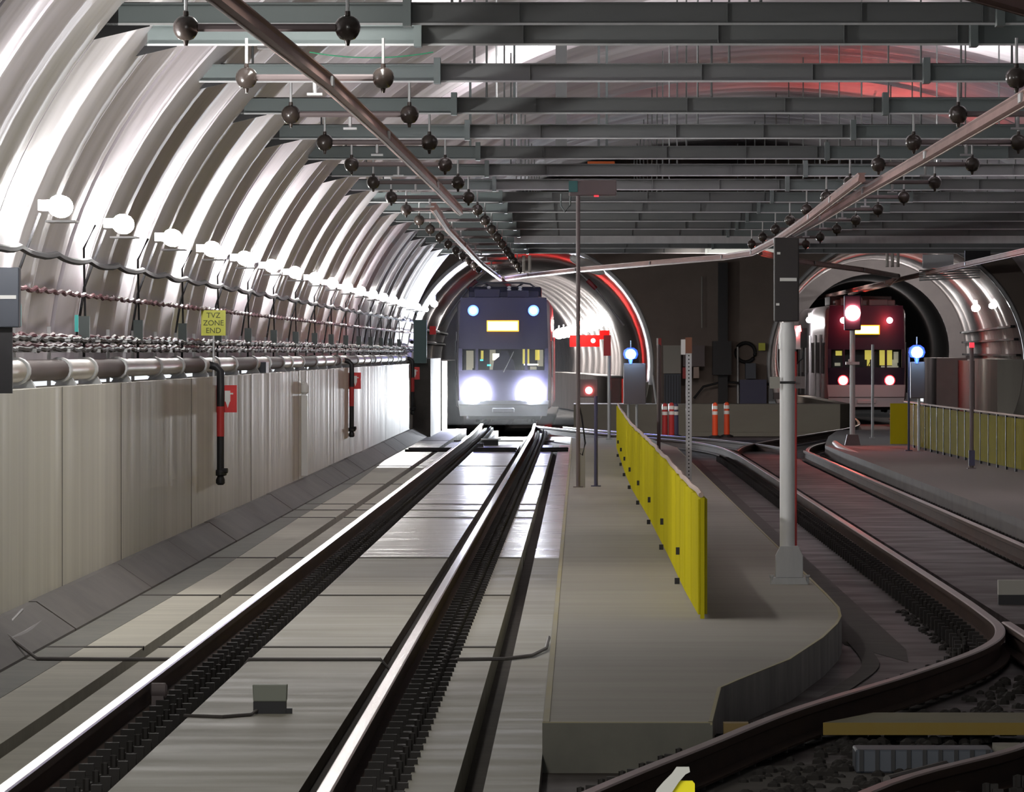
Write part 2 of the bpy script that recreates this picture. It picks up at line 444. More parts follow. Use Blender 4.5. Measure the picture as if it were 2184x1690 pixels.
# bores
def lathe_bore(name, cfun, Rfun, ys, m, a0=-.22*PI, a1=1.22*PI, n=40, rings=True):
    b = MB(); vs = []
    for y in ys:
        cx, cz = cfun(y); R = Rfun(y)
        for k in range(n+1):
            a = a0+(a1-a0)*k/n
            vs.append((cx+R*math.cos(a), y, cz+R*math.sin(a)))
    fs = [(i*(n+1)+k, i*(n+1)+k+1, (i+1)*(n+1)+k+1, (i+1)*(n+1)+k) for i in range(len(ys)-1) for k in range(n)]
    b.add(vs, fs)
    return struct(b.build(name, m, smooth=True, recalc=False))
def ring_ys(y0, y1, step=1.5, gap=.12):
    out = []; y = y0
    while y < y1:
        out += [y, y+step-gap, y+step-gap+.001, y+step-.001]; y += step
    return out
lc = lambda y: (-1.34 - max(0, y-262)**2/3600.0, 1.59)
def ringR(R0, y0, step=1.5, gap=.12):
    return lambda y: R0 + (.04 if ((y-y0) % step) > step-gap else 0)
lathe_bore('bore_left', lc, ringR(3.2, 220.5), ring_ys(220.5, 400), M['bore'])
rc = lambda y: (8.29+(y-220)*.026, 1.59+(y-220)*.004)
lathe_bore('bore_right', rc, ringR(3.3, 220.5), ring_ys(220.5, 298), M['bore'])
rc2 = lambda y: (10.35+(y-298)*.02, 2.0)
lathe_bore('bore_right_inner', rc2, lambda y: 2.7, [298, 330, 360, 400], M['bore_dark'])
# step ring between the two right bores
b = MB(); n = 48; vs = []
for k in range(n+1):
    a = 2*PI*k/n
    vs.append((rc(298)[0]+3.4*math.cos(a), 298, rc(298)[1]+3.4*math.sin(a))); vs.append((rc2(298)[0]+2.7*math.cos(a), 298, 2.0+2.7*math.sin(a)))
b.add(vs, [(2*k, 2*k+1, 2*k+3, 2*k+2) for k in range(n)])
struct(b.build('bore_step', M['bore']))
# portal arch trims
for (cx, cz, R), nm in ((LC, 'trim_1'), (RC, 'trim_2')):
    b = MB(); pts = [(cx+(R+.0)*math.cos(a), 220, cz+R*math.sin(a)) for a in [-.05*PI+1.1*PI*k/48 for k in range(49)]]
    b.tube(pts, .06, 6); struct(b.build(nm, M['galv'], smooth=True))
# inner ledges of bores
struct(MB().prism([(1.25,221.2),(1.9,221.2),(1.9,262),(1.25,262)], -.3, 1.15).build('bore_walkway_left', M['platform']))
bw = MB()
bw.sweep([(lc(y)[0]+2.65, y, 0) for y in (262,275,290,305,320,340,360)], [(-.38,-.3),(.42,-.3),(.42,1.12),(-.38,1.12)])
struct(bw.build('bore_walkway_left', M['bore']))
struct(MB().sweep([(11.2, 221.2, 0), (11.95, 250, 0)], [(-.25,-.3),(.5,-.3),(.5,1.75),(-.25,1.75)]).build('bore_side_wall', M['wall']))
struct(MB().sweep([(12.0, 252, 0), (12.35, 270, 0)], [(-.25,-.3),(.5,-.3),(.5,1.68),(-.25,1.68)]).build('bore_side_wall', M['box_brown']))
struct(MB().sweep([(12.0, 272, 0), (12.6, 297, 0)], [(-.5,-.3),(.5,-.3),(.5,1.75),(-.5,1.75)]).build('bore_side_wall', M['bore']))
struct(MB().box(-4.6, -3.6, 221, 262, -.3, 1.7).build('bore_side_wall', M['platform']))

struct(MB().box(-9, 16, 399, 399.4, -.4, 7).build('bore_end', M['bore_dark']))
# ------------------------------------------------------------ rails
HEAD = [(-.036,-.045),(-.036,-.008),(-.028,0),(.028,0),(.036,-.008),(.036,-.045),(.009,-.06),(.009,-.15),(.07,-.165),(.07,-.178),(-.07,-.178),(-.07,-.165),(-.009,-.15),(-.009,-.06)]
def clip_mb():
    b = MB()
    b.box(-.06, .30, -.09, .09, -.195, -.165)
    b.box(.075, .15, -.035, .035, -.165, -.11)
    b.lathe((.245, 0, -.165), [(.035,0),(.035,.035),(.018,.04),(.018,.095),(.001,.1)], 7)
    b.box(.27, .32, -.07, .0, -.195, -.095)
    return b
clip_mesh_r = clip_mb().build('rail_clip', M['clip'])
me_r = clip_mesh_r.data
bpy.data.objects.remove(clip_mesh_r)
def path_at(path, y):
    for a, b in zip(path[:-1], path[1:]):
        if a[1] <= y <= b[1]:
            t = (y-a[1])/(b[1]-a[1]); return a[0]+(b[0]-a[0])*t
    return path[-1][0]
def rail(path, label, side=1, clips=(None, None), zoff=0, both=False):
    """path of (x, y)"""
    b = MB(); 
    pts = [(x, y, 0) for x, y in path]
    b.sweep(pts, HEAD)
    m = len(HEAD)
    # bright running surface faces are the ones between profile points 1..4
    for i in range(len(b.f)-2):
        if i % m in (1, 2, 3): b.mi[i] = 1
    t = thing('rail', (path[0][0], path[0][1], zoff-.178), label, 'rail')
    for k, v in enumerate(b.v): b.v[k] = (v[0]-path[0][0], v[1]-path[0][1], v[2]+.178)
    b.build('rail_bar', [M['rail_web'], M['rail_top'] if path[0][0] < -2 or label.startswith('long') or label.startswith('pale') else M['rail_dull']], t)
    if clips[0] is not None:
        y = clips[0]; n = 0; rest = MB(); rv = [v.co.copy() for v in me_r.vertices]; rf = [tuple(p.vertices) for p in me_r.polygons]
        while y < clips[1]:
            x = path_at(path, y)
            for s_ in ((1, -1) if both else (side,)):
                if n < 96:
                    o = bpy.data.objects.new('rail_clip', me_r); C.objects.link(o); o.parent = t
                    o.location = (x-path[0][0], y-path[0][1], .178); o.scale = (s_, 1, 1)
                else:
                    rest.add([(v.x*s_+x-path[0][0], v.y+y-path[0][1], v.z+.178) for v in rv], rf)
                n += 1
            y += .762
        if rest.v:
            o = rest.build('rail_clips', M['clip'], t); o['kind'] = 'stuff'
    return t
XL, XR = -2.556, -1.125
rail([(XL,D0),(XL,120),(XL,200),(XL-.1,232),(XL-.2,262)], 'long straight rail beside the left concrete wall, leading under the oncoming train', 1, (38.0, 228))
rail([(XR,D0),(XR,120),(XR,200),(XR-.1,232),(XR-.2,262)], 'long straight rail beside the narrow gutter, gleaming in the headlights', 1, (38.2, 228))
def curve(pts, n=8):
    out = []
    P_ = [Vector((p[0], p[1])) for p in pts]
    for i in range(len(P_)-1):
        p0 = P_[max(i-1,0)]; p1 = P_[i]; p2 = P_[i+1]; p3 = P_[min(i+2, len(P_)-1)]
        for k in range(n):
            t = k/n
            q = .5*((2*p1)+(p2-p0)*t+(2*p0-5*p1+4*p2-p3)*t*t+(3*p1-p0-3*p2+p3)*t**3)
            out.append((q.x, q.y))
    out.append((P_[-1].x, P_[-1].y)); return out
railA = curve([(-1.1,27.5),(.03,37),(.61,41.5),(1.18,45.8),(2.03,51),(2.64,55.3),(2.93,58.8),(3.0,63),(3.02,72),(3.02,100),(3.02,150),(2.98,165),(2.85,174),(2.45,183),(1.6,192),(.3,205),(-1.15,222)])
rail(railA, 'rust-brown rail bending sharply around the rounded end of the walkway', -1, (38, 165))
railB = curve([(.1,27.5),(1.24,37),(2.18,41.5),(2.75,45.8),(3.5,51),(4.1,56),(4.42,62),(4.45,80)])
rail(railB, 'rust-brown crossover rail in the dark lower right foreground', 1, (30, 46))
rail(curve([(4.45,62.5),(4.45,100),(4.45,160),(4.48,166),(4.9,176),(5.9,189),(7.2,204),(8.6,221),(9.3,240),(9.8,266)]), 'far right rail with a red streak of signal light, nearest the yellow mesh fence', 1, (70, 165))
rail(curve([(3.05,24),(3.05,40),(3.05,52),(3.06,60.5)]), 'short straight rail meeting the sharp bend near the right picture edge', 1, (40, 60))
rail(curve([(3.08,166),(3.5,176),(4.5,189),(5.8,204),(7.2,221),(7.9,240),(8.4,266)]), 'rail curving off to the stopped train on the right', 1)
rail(curve([(4.2,168),(3.9,176),(3.1,187),(2.0,197),(.6,209),(-.4,219)]), 'pale shining crossover rail in front of the orange delineators', 1)
# thin dark strip beside island
struct(MB().prism([(1.945,62),(2.28,58.5),(2.36,61),(2.36,168),(1.945,168)], -.23, -.2165).build('gutter', M['trough']))
gb = curve([(.83,46.5),(1.35,50.5),(1.75,54.6),(2.0,58),(2.04,62.5)])
b = MB(); b.sweep([(x,y,-.215) for x,y in gb], [(-.06,0),(.06,0),(.06,.006),(-.06,.006)]); struct(b.build('gutter', M['trough']))
# black pit bed between the crossover rails in front
struct(MB().prism([(.75,43.4),(2.05,44.4),(3.0,49.5),(3.0,56.5),(4.9,57),(4.9,30),(.2,30),(0.1,36)], -.225, -.205).build('track_pit', M['trough']))

# ------------------------------------------------------------ beams
def beam_thing(y, i):
    t = thing('steel_beam', (0, y, 4.38), 'grey steel beam spanning the ceiling, %s of the row' % ordn(i), 'steel beam', 'transverse steel beams')
    b = MB()
    xl, xr = -3.55, 11.3
    b.box(xl, xr, -.005, .005, .008, .150); b.box(xl, xr, -.055, .055, 0, .010); b.box(xl, xr, -.055, .055, .150, .160)
    for x in (-2.0,-.45, 1.1, 2.1, 3.0, 4.1, 6.0, 8.2): b.box(x-.004, x+.004, -.05, .05, .01, .15)
    b.build('web', M['beam'], t)
    b = MB(); b.box(xl, xr, -.060, -.050, -.012, .004); b.build('lit_bottom_lip', M['galv'], t)  # pale strip paints the light caught from below along the flange
    # channel pieces under both tracks
    for (a, c_) in ((-3.42, -1.28), (3.12, 5.4)):
        q = MB(); q.box(a, c_, -.32, -.312, -.005, .135); q.box(a, c_, -.36, -.312, -.012, -.002); q.box(a, c_, -.36, -.312, .13, .14)
        q.box(c_-.03, c_+.03, -.4, -.05, -.03, .2) if a < 0 else q.box(a-.03, a+.03, -.4, -.05, -.03, .2)
        q.build('support_channel', M['channel'], t)
        q = MB(); q.box(a, c_, -.365, -.357, -.024, -.008); q.build('lit_channel_lip', M['galv'], t)  # same painted bright edge for the channel
    # end gusset
    g = MB(); g.prism_y([(xl-.35,-.16),(xl-.28,-.17),(xl+.35,-.02),(xl+.35,.16),(xl-.1,.16)], -.06, -.04)
    g.build('gusset', M['dark'], t)
    for k, x in enumerate((-2.95, -.95, 1.35, 3.9, 5.8, 7.6)):
        zc = CZ+CB*math.sqrt(max(0, 1-((x-CX)/CA)**2))-4.38-.12
        r = MB(); r.tube([(x, -.02, .16), (x, -.02, zc)], .011, 6); r.build('hanger_rod', M['beam'], t)
    return t
ys_b = [56.0, 62.9, 67.1] + [76.2+10.15*k for k in range(14)]
t0 = beam_thing(ys_b[0], 0)
for i, y in enumerate(ys_b[1:]):
    dup(t0, (0, y, 4.38), 'grey steel beam spanning the ceiling, %s of the row' % ordn(i+1))
# deep concrete ceiling strip in front of end wall
struct(MB().box(-3.2, 11.6, 209, 219.9, 4.75, 5.2).build('ceiling_soffit', M['wall_end']))
tag(MB().box(-1.4, 11.0, 180.2, 180.4, 4.26, 4.42).build('duct', M['galv']), 'pale grey flat duct crossing the ceiling before the end wall', 'duct')
# suspended posts and rods seen through the gaps
def post_through(px, wpx, d, nm, lab, m):
    x = (px-VX)*d/F; w_ = wpx*d/F
    zc = CZ+CB*math.sqrt(max(0, 1-((x-CX)/CA)**2))
    b = MB(); b.box(-w_/2, w_/2, -.05, .05, 4.55, zc-.06)
    return tag(b.build(nm, m, loc=(x, d, 0)), lab, 'hanger post')
post_through(1197, 24, 112, 'hanger_post', 'wide grey plate hanging from the vault behind the beams', M['beam'])
for px, lab in ((1003,'leftmost thin grey rod hanging between the upper beams'), (1097,'thin grey rod hanging left of the wide hanging plate'), (1277,'thin rod hanging just right of the wide hanging plate'), (1294,'thicker rod of the close pair right of the wide plate')):
    post_through(px, 5, 114, 'hanger_rod', lab, M['channel'])

# insulator assemblies (one thing: cross tube, two bells with drop rods)
def insulator_set(cx, y, label, m='galv'):
    t = thing('insulator_bracket', (cx, y, 4.10), label, 'insulator bracket', 'insulator brackets')
    for s_ in (-.535, .535):
        b = MB()
        b.lathe((s_, 0, -.02), [(.012,-.12),(.02,-.085),(.05,-.075),(.07,-.05),(.084,-.02),(.086,.01),(.08,.035),(.062,.06),(.04,.075),(.02,.08),(.018,.11)], 16)
        iv = b.build('insulator', M['insul'], t, smooth=True)
        r = MB(); r.tube([(s_,0,.09),(s_,0,.29)], .012, 6); r.build('drop_rod', M[m], iv)
    b = MB(); b.tube([(-.5,0,-.02),(.5,0,-.02)], .028, 8)
    b.build('cross_tube', M['box_brown'], t)
    b = MB(); b.tube([(0,0,-.03),(0,0,-.15)], .016, 6); b.cbox((0,0,-.15),(.12,.12,.02)); b.build('clamp', M[m], t)
    return t
i0 = insulator_set(-2.07, 55.85, 'dark insulator pair above the left conductor rail, nearest of its row')
for k in range(1, 17):
    dup(i0, (-2.07+.0*k, 55.85+10.15*k, 4.10), 'dark insulator pair above the left conductor rail, %s of its row' % ordn(k))
i1 = insulator_set(3.95, 55.85, 'dark insulator pair above the right conductor rail, nearest of its row')
for k in range(1, 12):
    dup(i1, (3.95, 55.85+10.15*k, 4.10), 'dark insulator pair above the right conductor rail, %s of its row' % ordn(k))

for k, (y, x0, x1, lab) in enumerate(((66.2,-1.6,-.1,'green wire sagging along the second beam over the left track'), (67.6,-1.2,.6,'green wire sagging above the near conductor rail'), (75.0,-2.4,-1.3,'short green wire above the third insulator pair'))):
    b = MB(); b.tube([(x0+(x1-x0)*q/10, y, 4.60-.05*4*(q/10)*(1-q/10)) for q in range(11)], .006, 5)
    tag(b.build('green_wire', mat('green_wire', (.02,.25,.12), .4), smooth=True), lab, 'wire')
# conductor rails
CP = [(-.016,-.055),(-.045,-.04),(-.03,.03),(-.045,.045),(-.045,.055),(.045,.055),(.045,.045),(.03,.03),(.045,-.04),(.016,-.055)]
def conductor(pts, label, z=3.92):
    base = pts[0]
    b = MB(); b.sweep([(p[0]-base[0], p[1]-base[1], (p[2] if len(p) > 2 else 0)) for p in pts], CP)
    t = thing('conductor_rail', (base[0], base[1], z), label, 'conductor rail')
    b.build('profile', M['conduct'], t, smooth=True)
    c = MB(); c.tube([(p[0]-base[0], p[1]-base[1], (p[2] if len(p) > 2 else 0)-.06) for p in pts], .008, 6); c.build('contact_wire', M['copper'], t)
    j = MB()
    for p in pts[1:-1]:
        j.cbox((p[0]-base[0]+.045, p[1]-base[1], (p[2] if len(p) > 2 else 0)), (.02,.4,.07)); j.cbox((p[0]-base[0]-.045, p[1]-base[1], (p[2] if len(p) > 2 else 0)), (.02,.4,.07))
    if j.v: j.build('splice_plate', M['galv'], t)
    return t
conductor([(-2.3,30),(-2.03,46.4),(-1.86,62),(-1.79,77.3),(-1.72,100),(-1.72,121.5,.04)], 'reddish overhead conductor rail crossing the upper left over the near track')
conductor([(-2.05,118,.05),(-2.12,135),(-2.16,157),(-2.22,190),(-2.15,226),(-2.1,255)], 'short far conductor rail leading down to the oncoming train roof')
conductor([(3.45,40),(3.49,66),(3.52,85),(3.53,104),(3.6,125),(3.64,143,.03)], 'grey overhead conductor rail sloping down from the right picture edge')
conductor([(3.26,97.5,.03),(3.3,110),(3.4,124),(3.5,150),(3.45,168),(3.0,176),(1.6,188),(-.07,203),(-1.3,217),(-1.97,227)], 'pale crossover conductor rail running left toward the oncoming train')
conductor([(3.6,168),(4.4,180),(5.2,188),(6.8,203),(8.3,220),(9.0,245),(9.1,285)], 'conductor rail curving right toward the stopped train')
conductor([(8.75,150),(8.72,190),(8.72,240),(8.75,311)], 'thin dark conductor rail slanting in from the right above the stopped train')
conductor([(1.2,41.5,.02),(2.1,46.4,.02),(2.6,49,.02),(3.1,53,.02)], 'wide grey conductor rail end in the top right corner')

# ------------------------------------------------------------ vault lamps with boxes and cables
def wall_x(z):   # lining surface x at height z on the left
    return CX-(CA-.02)*math.sqrt(max(0, 1-((z-CZ)/CB)**2))
def lamp_thing(label, y):
    t = thing('vault_lamp', (-4.02, y, 3.05), label, 'lamp', 'left vault lamps')
    h = MB(); h.box(-.13, -.02, -.05, .30, -.03, .05); h.build('housing', M['galv'], t)
    b = MB(); b.lathe((.04, -.30, 0), [(.001,-.0),(.07,.015),(.085,.06),(.085,.50),(.07,.56),(.001,.58)], 14, 'y'); b.build('diffuser', M['lamp_on'], t, smooth=True)
    c = MB(); c.box(-.06, .17, -.30, .31, -.125, -.11); c.build('light_block_tray', M['galv'], t)  # added tray, unseen from below, keeps lamp light off the slab
    c = MB(); c.tube([(-.12,0,-.05),(-.30,0,-.55),(-.37,0,-1.0)], .012, 6); c.build('cable_drop', M['cable'], t)
    return t
l0 = lamp_thing('white lamp on the left vault, nearest of the row', 64.7-8.9)
for k in range(1, 19):
    y = 64.7-8.9+8.9*k
    if y > 216: break
    dup(l0, (-4.02, y, 3.05), 'white lamp on the left vault, %s of the row' % ordn(k))
def jbox(label, y):
    t = thing('junction_box', (-4.25, y, 2.02), label, 'junction box', 'boxes above the pipe')
    b = MB(); b.box(-.02, .07, -.06, .06, .02, .22); b.build('case', M['channel'], t)
    b = MB(); b.tube([(.03,0,.22),(.02,0,.8),(.12,0,1.0)], .010, 6); b.tube([(.02,0,.02),(.02,0,-.2)], .012, 6); b.build('conduit', M['cable'], t)
    return t
j0 = jbox('small grey-green box above the wall pipe, nearest of the row', 72)
dl = [72, 80.8, 89.8]+[98.6+9*k for k in range(12)]
for k, y in enumerate(dl[1:]):
    dup(j0, (-4.25, y, 2.02), 'small grey-green box above the wall pipe, %s of the row' % ordn(k+1))
for k, (px, y0, y1, wpx, lab) in enumerate(((163,672,708,8,'teal strip beside the nearest grey-green box'), (40,648,696,10,'teal strip beside the dark signal box at the left edge'))):
    d = F*4.1/(VX-px)
    p = P(px, (y0+y1)/2, d)
    tag(MB().cbox((0,0,0),(wpx*d/F,.03,(y1-y0)*d/F)).build('reflector_strip', M['teal'], loc=p), lab, 'reflector')

def sag_cable(x, z, y0, y1, span, sag, r, m, label, jit=0, n=6):
    b = MB(); pts = []; y = y0
    while y < y1:
        for k in range(n):
            t = k/n
            pts.append((x+random.uniform(-jit,jit), y+t*span, z-sag*4*t*(1-t)+random.uniform(-jit,jit)))
        y += span
    b.tube(pts, r, 6)
    return tag(b.build('cable', m, smooth=True), label, 'cable')
sag_cable(-4.20, 2.72, 50, 219, 4.45, .035, .028, M['cable'], 'thick black cable along the left vault, uppermost of the cable lines', .004)
sag_cable(-4.22, 2.43, 50, 219, 1.1, .02, .018, M['cable_red'], 'dark red twisted cable on the left vault beneath the thick black cable', .006)
for q, (x, z, r, lab) in enumerate(((-4.26,2.07,.02,'upper back black cable of the bundle above the pipe'), (-4.20,2.045,.022,'upper front black cable of the bundle above the pipe'),
                                    (-4.26,1.99,.022,'lower back dark cable of the bundle above the pipe'), (-4.18,1.965,.02,'lowest front dark cable of the bundle above the pipe'))):
    sag_cable(x, z, 50, 219, 1.3, .015, r, M['cable'] if q % 2 else M['cable_red'], lab, .008)
# cable brackets
def cbr(y, label):
    t = thing('cable_bracket', (-4.3, y, 1.66), label, 'cable bracket', 'cable brackets on the ledge')
    b = MB(); b.box(-.03, 0, -.02, .02, -.06, .48); b.box(0, .16, -.02, .02, .27, .30); b.box(0,.16,-.02,.02,.36,.38); b.build('bracket', M['galv'], t)
    return t
b0 = cbr(60.0, 'small steel bracket carrying the cable bundle, nearest of the row')
for k in range(1, 36):
    dup(b0, (-4.3, 60+4.3*k, 1.66), 'small steel bracket carrying the cable bundle, %s of the row' % ordn(k))

# wall-top pipe in sections
def pipe_sec(y0, y1, m, label, r=.085):
    t = thing('pipe_section', (-4.20, y0, 1.66), label, 'pipe', 'pipe sections along the wall top')
    b = MB(); b.tube([(0, 0, .13), (0, y1-y0, .13)], r, 16); b.build('pipe', m, t, smooth=True)
    c = MB(); c.tube([(0, y1-y0-.25, .13), (0, y1-y0-.02, .13)], r+.018, 16); c.build('coupling', M['galv'], t, smooth=True)
    f = MB(); f.prism_y([(-.09,0),(.09,0),(.05,.07),(-.05,.07)], .6, .75); f.build('saddle', M['foot'], t)
    return t
y = 52.0; k = 0
mats_p = [M['pipe'], M['pipe'], M['pipe_dark'], M['pipe'], M['pipe_dark'], M['pipe'], M['pipe'], M['pipe_dark']]
while y < 203:
    ln = [6.5, 4.6, 5.2, 3.6, 4.8][k % 5]
    pipe_sec(y, min(y+ln, 204.5), mats_p[k % 8], ('dark brown' if mats_p[k % 8] is M['pipe_dark'] else 'pale jacketed') + ' pipe section on the wall top, %s of the row' % ordn(k))
    y += ln; k += 1
tag(MB().box(-.16,.0,-.5,.5,0,.14).build('ledge_box', M['box_grey'], loc=(-4.05, 109.5, 1.665)), 'flat grey box lying on the wall top beside the pipe', 'box')

# standpipes with red signs
def standpipe(px, label, signlabel, bot, side=1):
    d = F*4.0/(VX-px); k = 1.0
    x = -4.0
    t = thing('standpipe', (x, d, EYE-(bot-VY)*d/F), label, 'standpipe')
    h = 1.74-(EYE-(bot-VY)*d/F)
    b = MB(); b.tube([(0,0,.1),(0,0,h*.42)], .042, 12); b.lathe((0,0,.0),[(.03,0),(.05,.02),(.05,.06),(.035,.1)],10)
    b.lathe((0,0,.10),[(.042,0),(.07,.01),(.07,.05),(.05,.07)],10); b.tube([(0,-.02,.16),(.08,-.04,.16)], .03, 8); b.build('valve_pipe', M['dark'], t, smooth=True)
    b = MB(); b.tube([(0,0,h*.42),(0,0,h*.68)], .044, 12); b.build('red_band', M['redpipe'], t, smooth=True)
    b = MB(); b.tube([(0,0,h*.68),(0,0,h-.02),(-.05,.0,h+.03),(-.16,.05,h+.06)], .044, 12); b.build('upper_pipe', M['dark'], t, smooth=True)
    return d
def redsign(px0, px1, py0, py1, d, label):
    d -= -.12
    t = thing('fire_sign', P((px0+px1)/2, py1, d), label, 'sign')
    w_ = (px1-px0)*d/F; h = (py1-py0)*d/F
    MB().box(-w_/2, w_/2, 0, .012, 0, h).build('plate', M['red'], t)
    s_ = MB()
    s_.prism_y([(-.02*w_, .40*h), (.22*w_, .40*h), (.22*w_, .66*h), (.34*w_, .66*h), (.34*w_,.72*h), (.22*w_,.72*h), (.22*w_,.80*h), (-.02*w_,.80*h)], -.006, 0)
    s_.prism_y([(.02*w_, .40*h), (.20*w_,.40*h), (.11*w_,.16*h)], -.006, 0)
    s_.build('pictogram', M['white'], t)
d = standpipe(470, 'tall dark standpipe with a red band on the left wall, nearest of three', '', 1035)
redsign(455, 505, 822, 880, d, 'large red square sign with white hydrant symbol behind the nearest standpipe')
d = standpipe(750, 'dark standpipe with red band midway along the left wall', '', 933)
redsign(739, 770, 795, 830, d, 'smaller red sign with white symbol behind the middle standpipe')
d = standpipe(880, 'farthest small standpipe at the end of the left wall', '', 885)
redsign(869, 895, 783, 810, d, 'smallest red sign at the far end of the left wall')

# white conduit strip
d = F*4.0/(VX-650)
t = thing('wall_conduit', (-4.02, d, EYE-(1015-VY)*d/F), 'tall white conduit with a bright rounded top on the left wall', 'conduit')
h = (1015-812)*d/F
MB().box(-.03,.06,-.04,.04,0,h-.22).build('strip', M['white'], t)
b = MB(); b.lathe((.015,0,h-.20),[(.03,0),(.06,.03),(.065,.10),(.04,.16),(.001,.19)],14); b.build('cap', M['white'], t, smooth=True)

# yellow zone sign
d = 94.5
t = thing('zone_sign', P(455, 800, d), 'square yellow-green sign with three lines of dark lettering above the pipe', 'sign')
w_ = 52*d/F; h = 54*d/F; zb = (800-716)*d/F
MB().box(-w_/2, w_/2, 0, .012, zb, zb+h).build('plate', M['signyellow'], t)
MB().tube([(0,.03,-.02),(0,.03,zb+h*.6)], .012, 6).build('post', M['galv'], t)
for k, s_ in enumerate(('TVZ', 'ZONE', 'END')):
    cu = bpy.data.curves.new('lettering', 'FONT'); cu.body = s_; cu.size = .085; cu.extrude = .001; cu.align_x = 'CENTER'
    tmp = bpy.data.objects.new('lettering', cu); C.objects.link(tmp)
    me = bpy.data.meshes.new_from_object(tmp); bpy.data.objects.remove(tmp)
    me.materials.clear(); me.materials.append(M['ink'])
    o = bpy.data.objects.new('lettering', me); C.objects.link(o); o.parent = t
    o.rotation_euler = (PI/2, 0, 0); o.location = (0, -.003, zb+h*(.70-.30*k))

# signal box cropped by left edge
def back_box(name, cx, y, z0, z1, w_, dep, label, cat, marks, post=None, m='box_grey'):
    t = thing(name, (cx, y, post[1] if post else z0), label, cat)
    zo = z0-(post[1] if post else z0)
    b = MB(); b.box(-w_/2, w_/2, 0, dep, zo, zo+z1-z0); b.build('case', M[m], t, bevel=.008)
    if marks:
        q = MB()
        for (a, b_, c_, d_) in marks: q.box(a, b_, -.006, 0, zo+c_, zo+d_)
        q.build('marking', M['white'], t)
    return t
back_box('signal_case', -3.93, 57.5, 2.10, 2.51, .22, .2, 'dark blue-grey box with a white bar, cut by the left picture edge', 'signal box', [(-.02,.09,.195,.22)])
MB().box(-.06,.06,.06,.1,-.45,0).build('bracket', M['dark'], [o for o in bpy.data.objects if o.name.startswith('signal_case')][0])

# ------------------------------------------------------------ island furniture
# near signal seen from behind
d = 69.0; PX = 262.0
t = thing('signal_mast', P(1685, 1250, d), 'stout pale signal mast with tall dark head on the walkway end', 'signal')
zg = t.location.z
def zr(py): return EYE-(py-VY)*d/F-zg
def xr_(px): return (px-1685)*d/F
b = MB(); b.lathe((xr_(1679),0,0),[(.062,zr(1172)),(.062,zr(725))],24); b.build('pole', M['mast'], t, smooth=True)
b = MB(); b.lathe((xr_(1679),0,0),[(.07,zr(745)),(.072,zr(715)),(.066,zr(708)),(.058,zr(700)),(.058,zr(688))],20); b.build('collar', M['mast'], t, smooth=True)
b = MB(); b.prism_y([(xr_(1654),zr(1232)),(xr_(1654),zr(1185)),(xr_(1664),zr(1165)),(xr_(1702),zr(1165)),(xr_(1712),zr(1185)),(xr_(1712),zr(1232))], -.09, .09)
b.prism_y([(xr_(1640),zr(1250)),(xr_(1725),zr(1250)),(xr_(1716),zr(1232)),(xr_(1650),zr(1232))], -.13, .13)
for x in (1645, 1722): b.lathe((xr_(x), -.08, zr(1252)), [(.012,0),(.012,.08),(.02,.08),(.02,.1)], 7)
b.lathe((xr_(1683),0,zr(1168)),[(.085,-.03),(.085,.0)],16)
b.build('base', M['galv'], t, smooth=False, bevel=.006)
b = MB(); b.lathe((xr_(1700), -.02, zr(1238)),[(.07,-.055),(.075,.0)],18); b.build('base_hole', M['dark'], t)
b = MB(); b.box(xr_(1651), xr_(1704), -.02, .16, zr(686), zr(507)); b.build('signal_head', M['head_case'], t, bevel=.01)
q = MB(); q.box(xr_(1663), xr_(1699), -.026, -.019, zr(600), zr(593)); q.box(xr_(1657),xr_(1664),-.026,-.019,zr(543),zr(538)); q.box(xr_(1655),xr_(1662),-.026,-.019,zr(652),zr(647)); q.build('marking', M['white'], t)
MB().box(xr_(1641), xr_(1663), -.07, -.055, zr(829), zr(804)).build('plate', M['panel_light'], t)
MB().box(xr_(1696), xr_(1717), -.04, -.03, zr(829), zr(803)).build('back_plate', M['box_brown'], t)
b = MB(); b.tube([(xr_(1663),-.063,zr(816)),(xr_(1696),-.063,zr(816))], .01, 6); b.build('strap', M['dark'], t)

# second signal right behind it with red lamps
d2 = 84.0
t = thing('shunt_signal', P(1700, 1212, d2), 'small shunt signal with red lamps half hidden behind the pale mast', 'signal')
zg2 = t.location.z
def z2(py): return EYE-(py-VY)*d2/F-zg2
def x2(px): return (px-1700)*d2/F
MB().tube([(x2(1696),0,0),(x2(1696),0,z2(750))], .018, 8).build('pole', M['redpipe'], t)
MB().box(x2(1707), x2(1721), 0, .12, z2(742), z2(700)).build('case', M['dark'], t)
MB().box(x2(1690), x2(1708), .02, .14, z2(745), z2(695)).build('lamp_case', M['galv'], t)
MB().prism_y([(x2(1697),z2(707)),(x2(1709),z2(707)),(x2(1707),z2(694)),(x2(1702),z2(697))], -.01, .01).build('upper_lamp', M['red_tail'], t)
MB().box(x2(1694), x2(1701), -.01, .01, z2(717), z2(711)).build('lower_lamp', M['red_tail'], t)
MB().tube([(x2(1714),.05,z2(740)),(x2(1712),.05,z2(765)),(x2(1697),.02,z2(778))], .008, 6).build('lead', M['cable'], t)

def tall_pole(name, px, base_py, top_py, wpx, m, label, cat, e=1.894, extra=None):
    d = F*e/(base_py-VY)
    t = thing(name, P(px, base_py, d), label, cat)
    h = (base_py-top_py)*d/F
    b = MB(); b.tube([(0,0,0),(0,0,h)], wpx*d/F/2, 10); b.build('pole', m, t, smooth=True)
    b = MB(); b.box(-.07,.07,-.07,.07,0,.015); b.build('foot_plate', m, t)
    return t, d, h
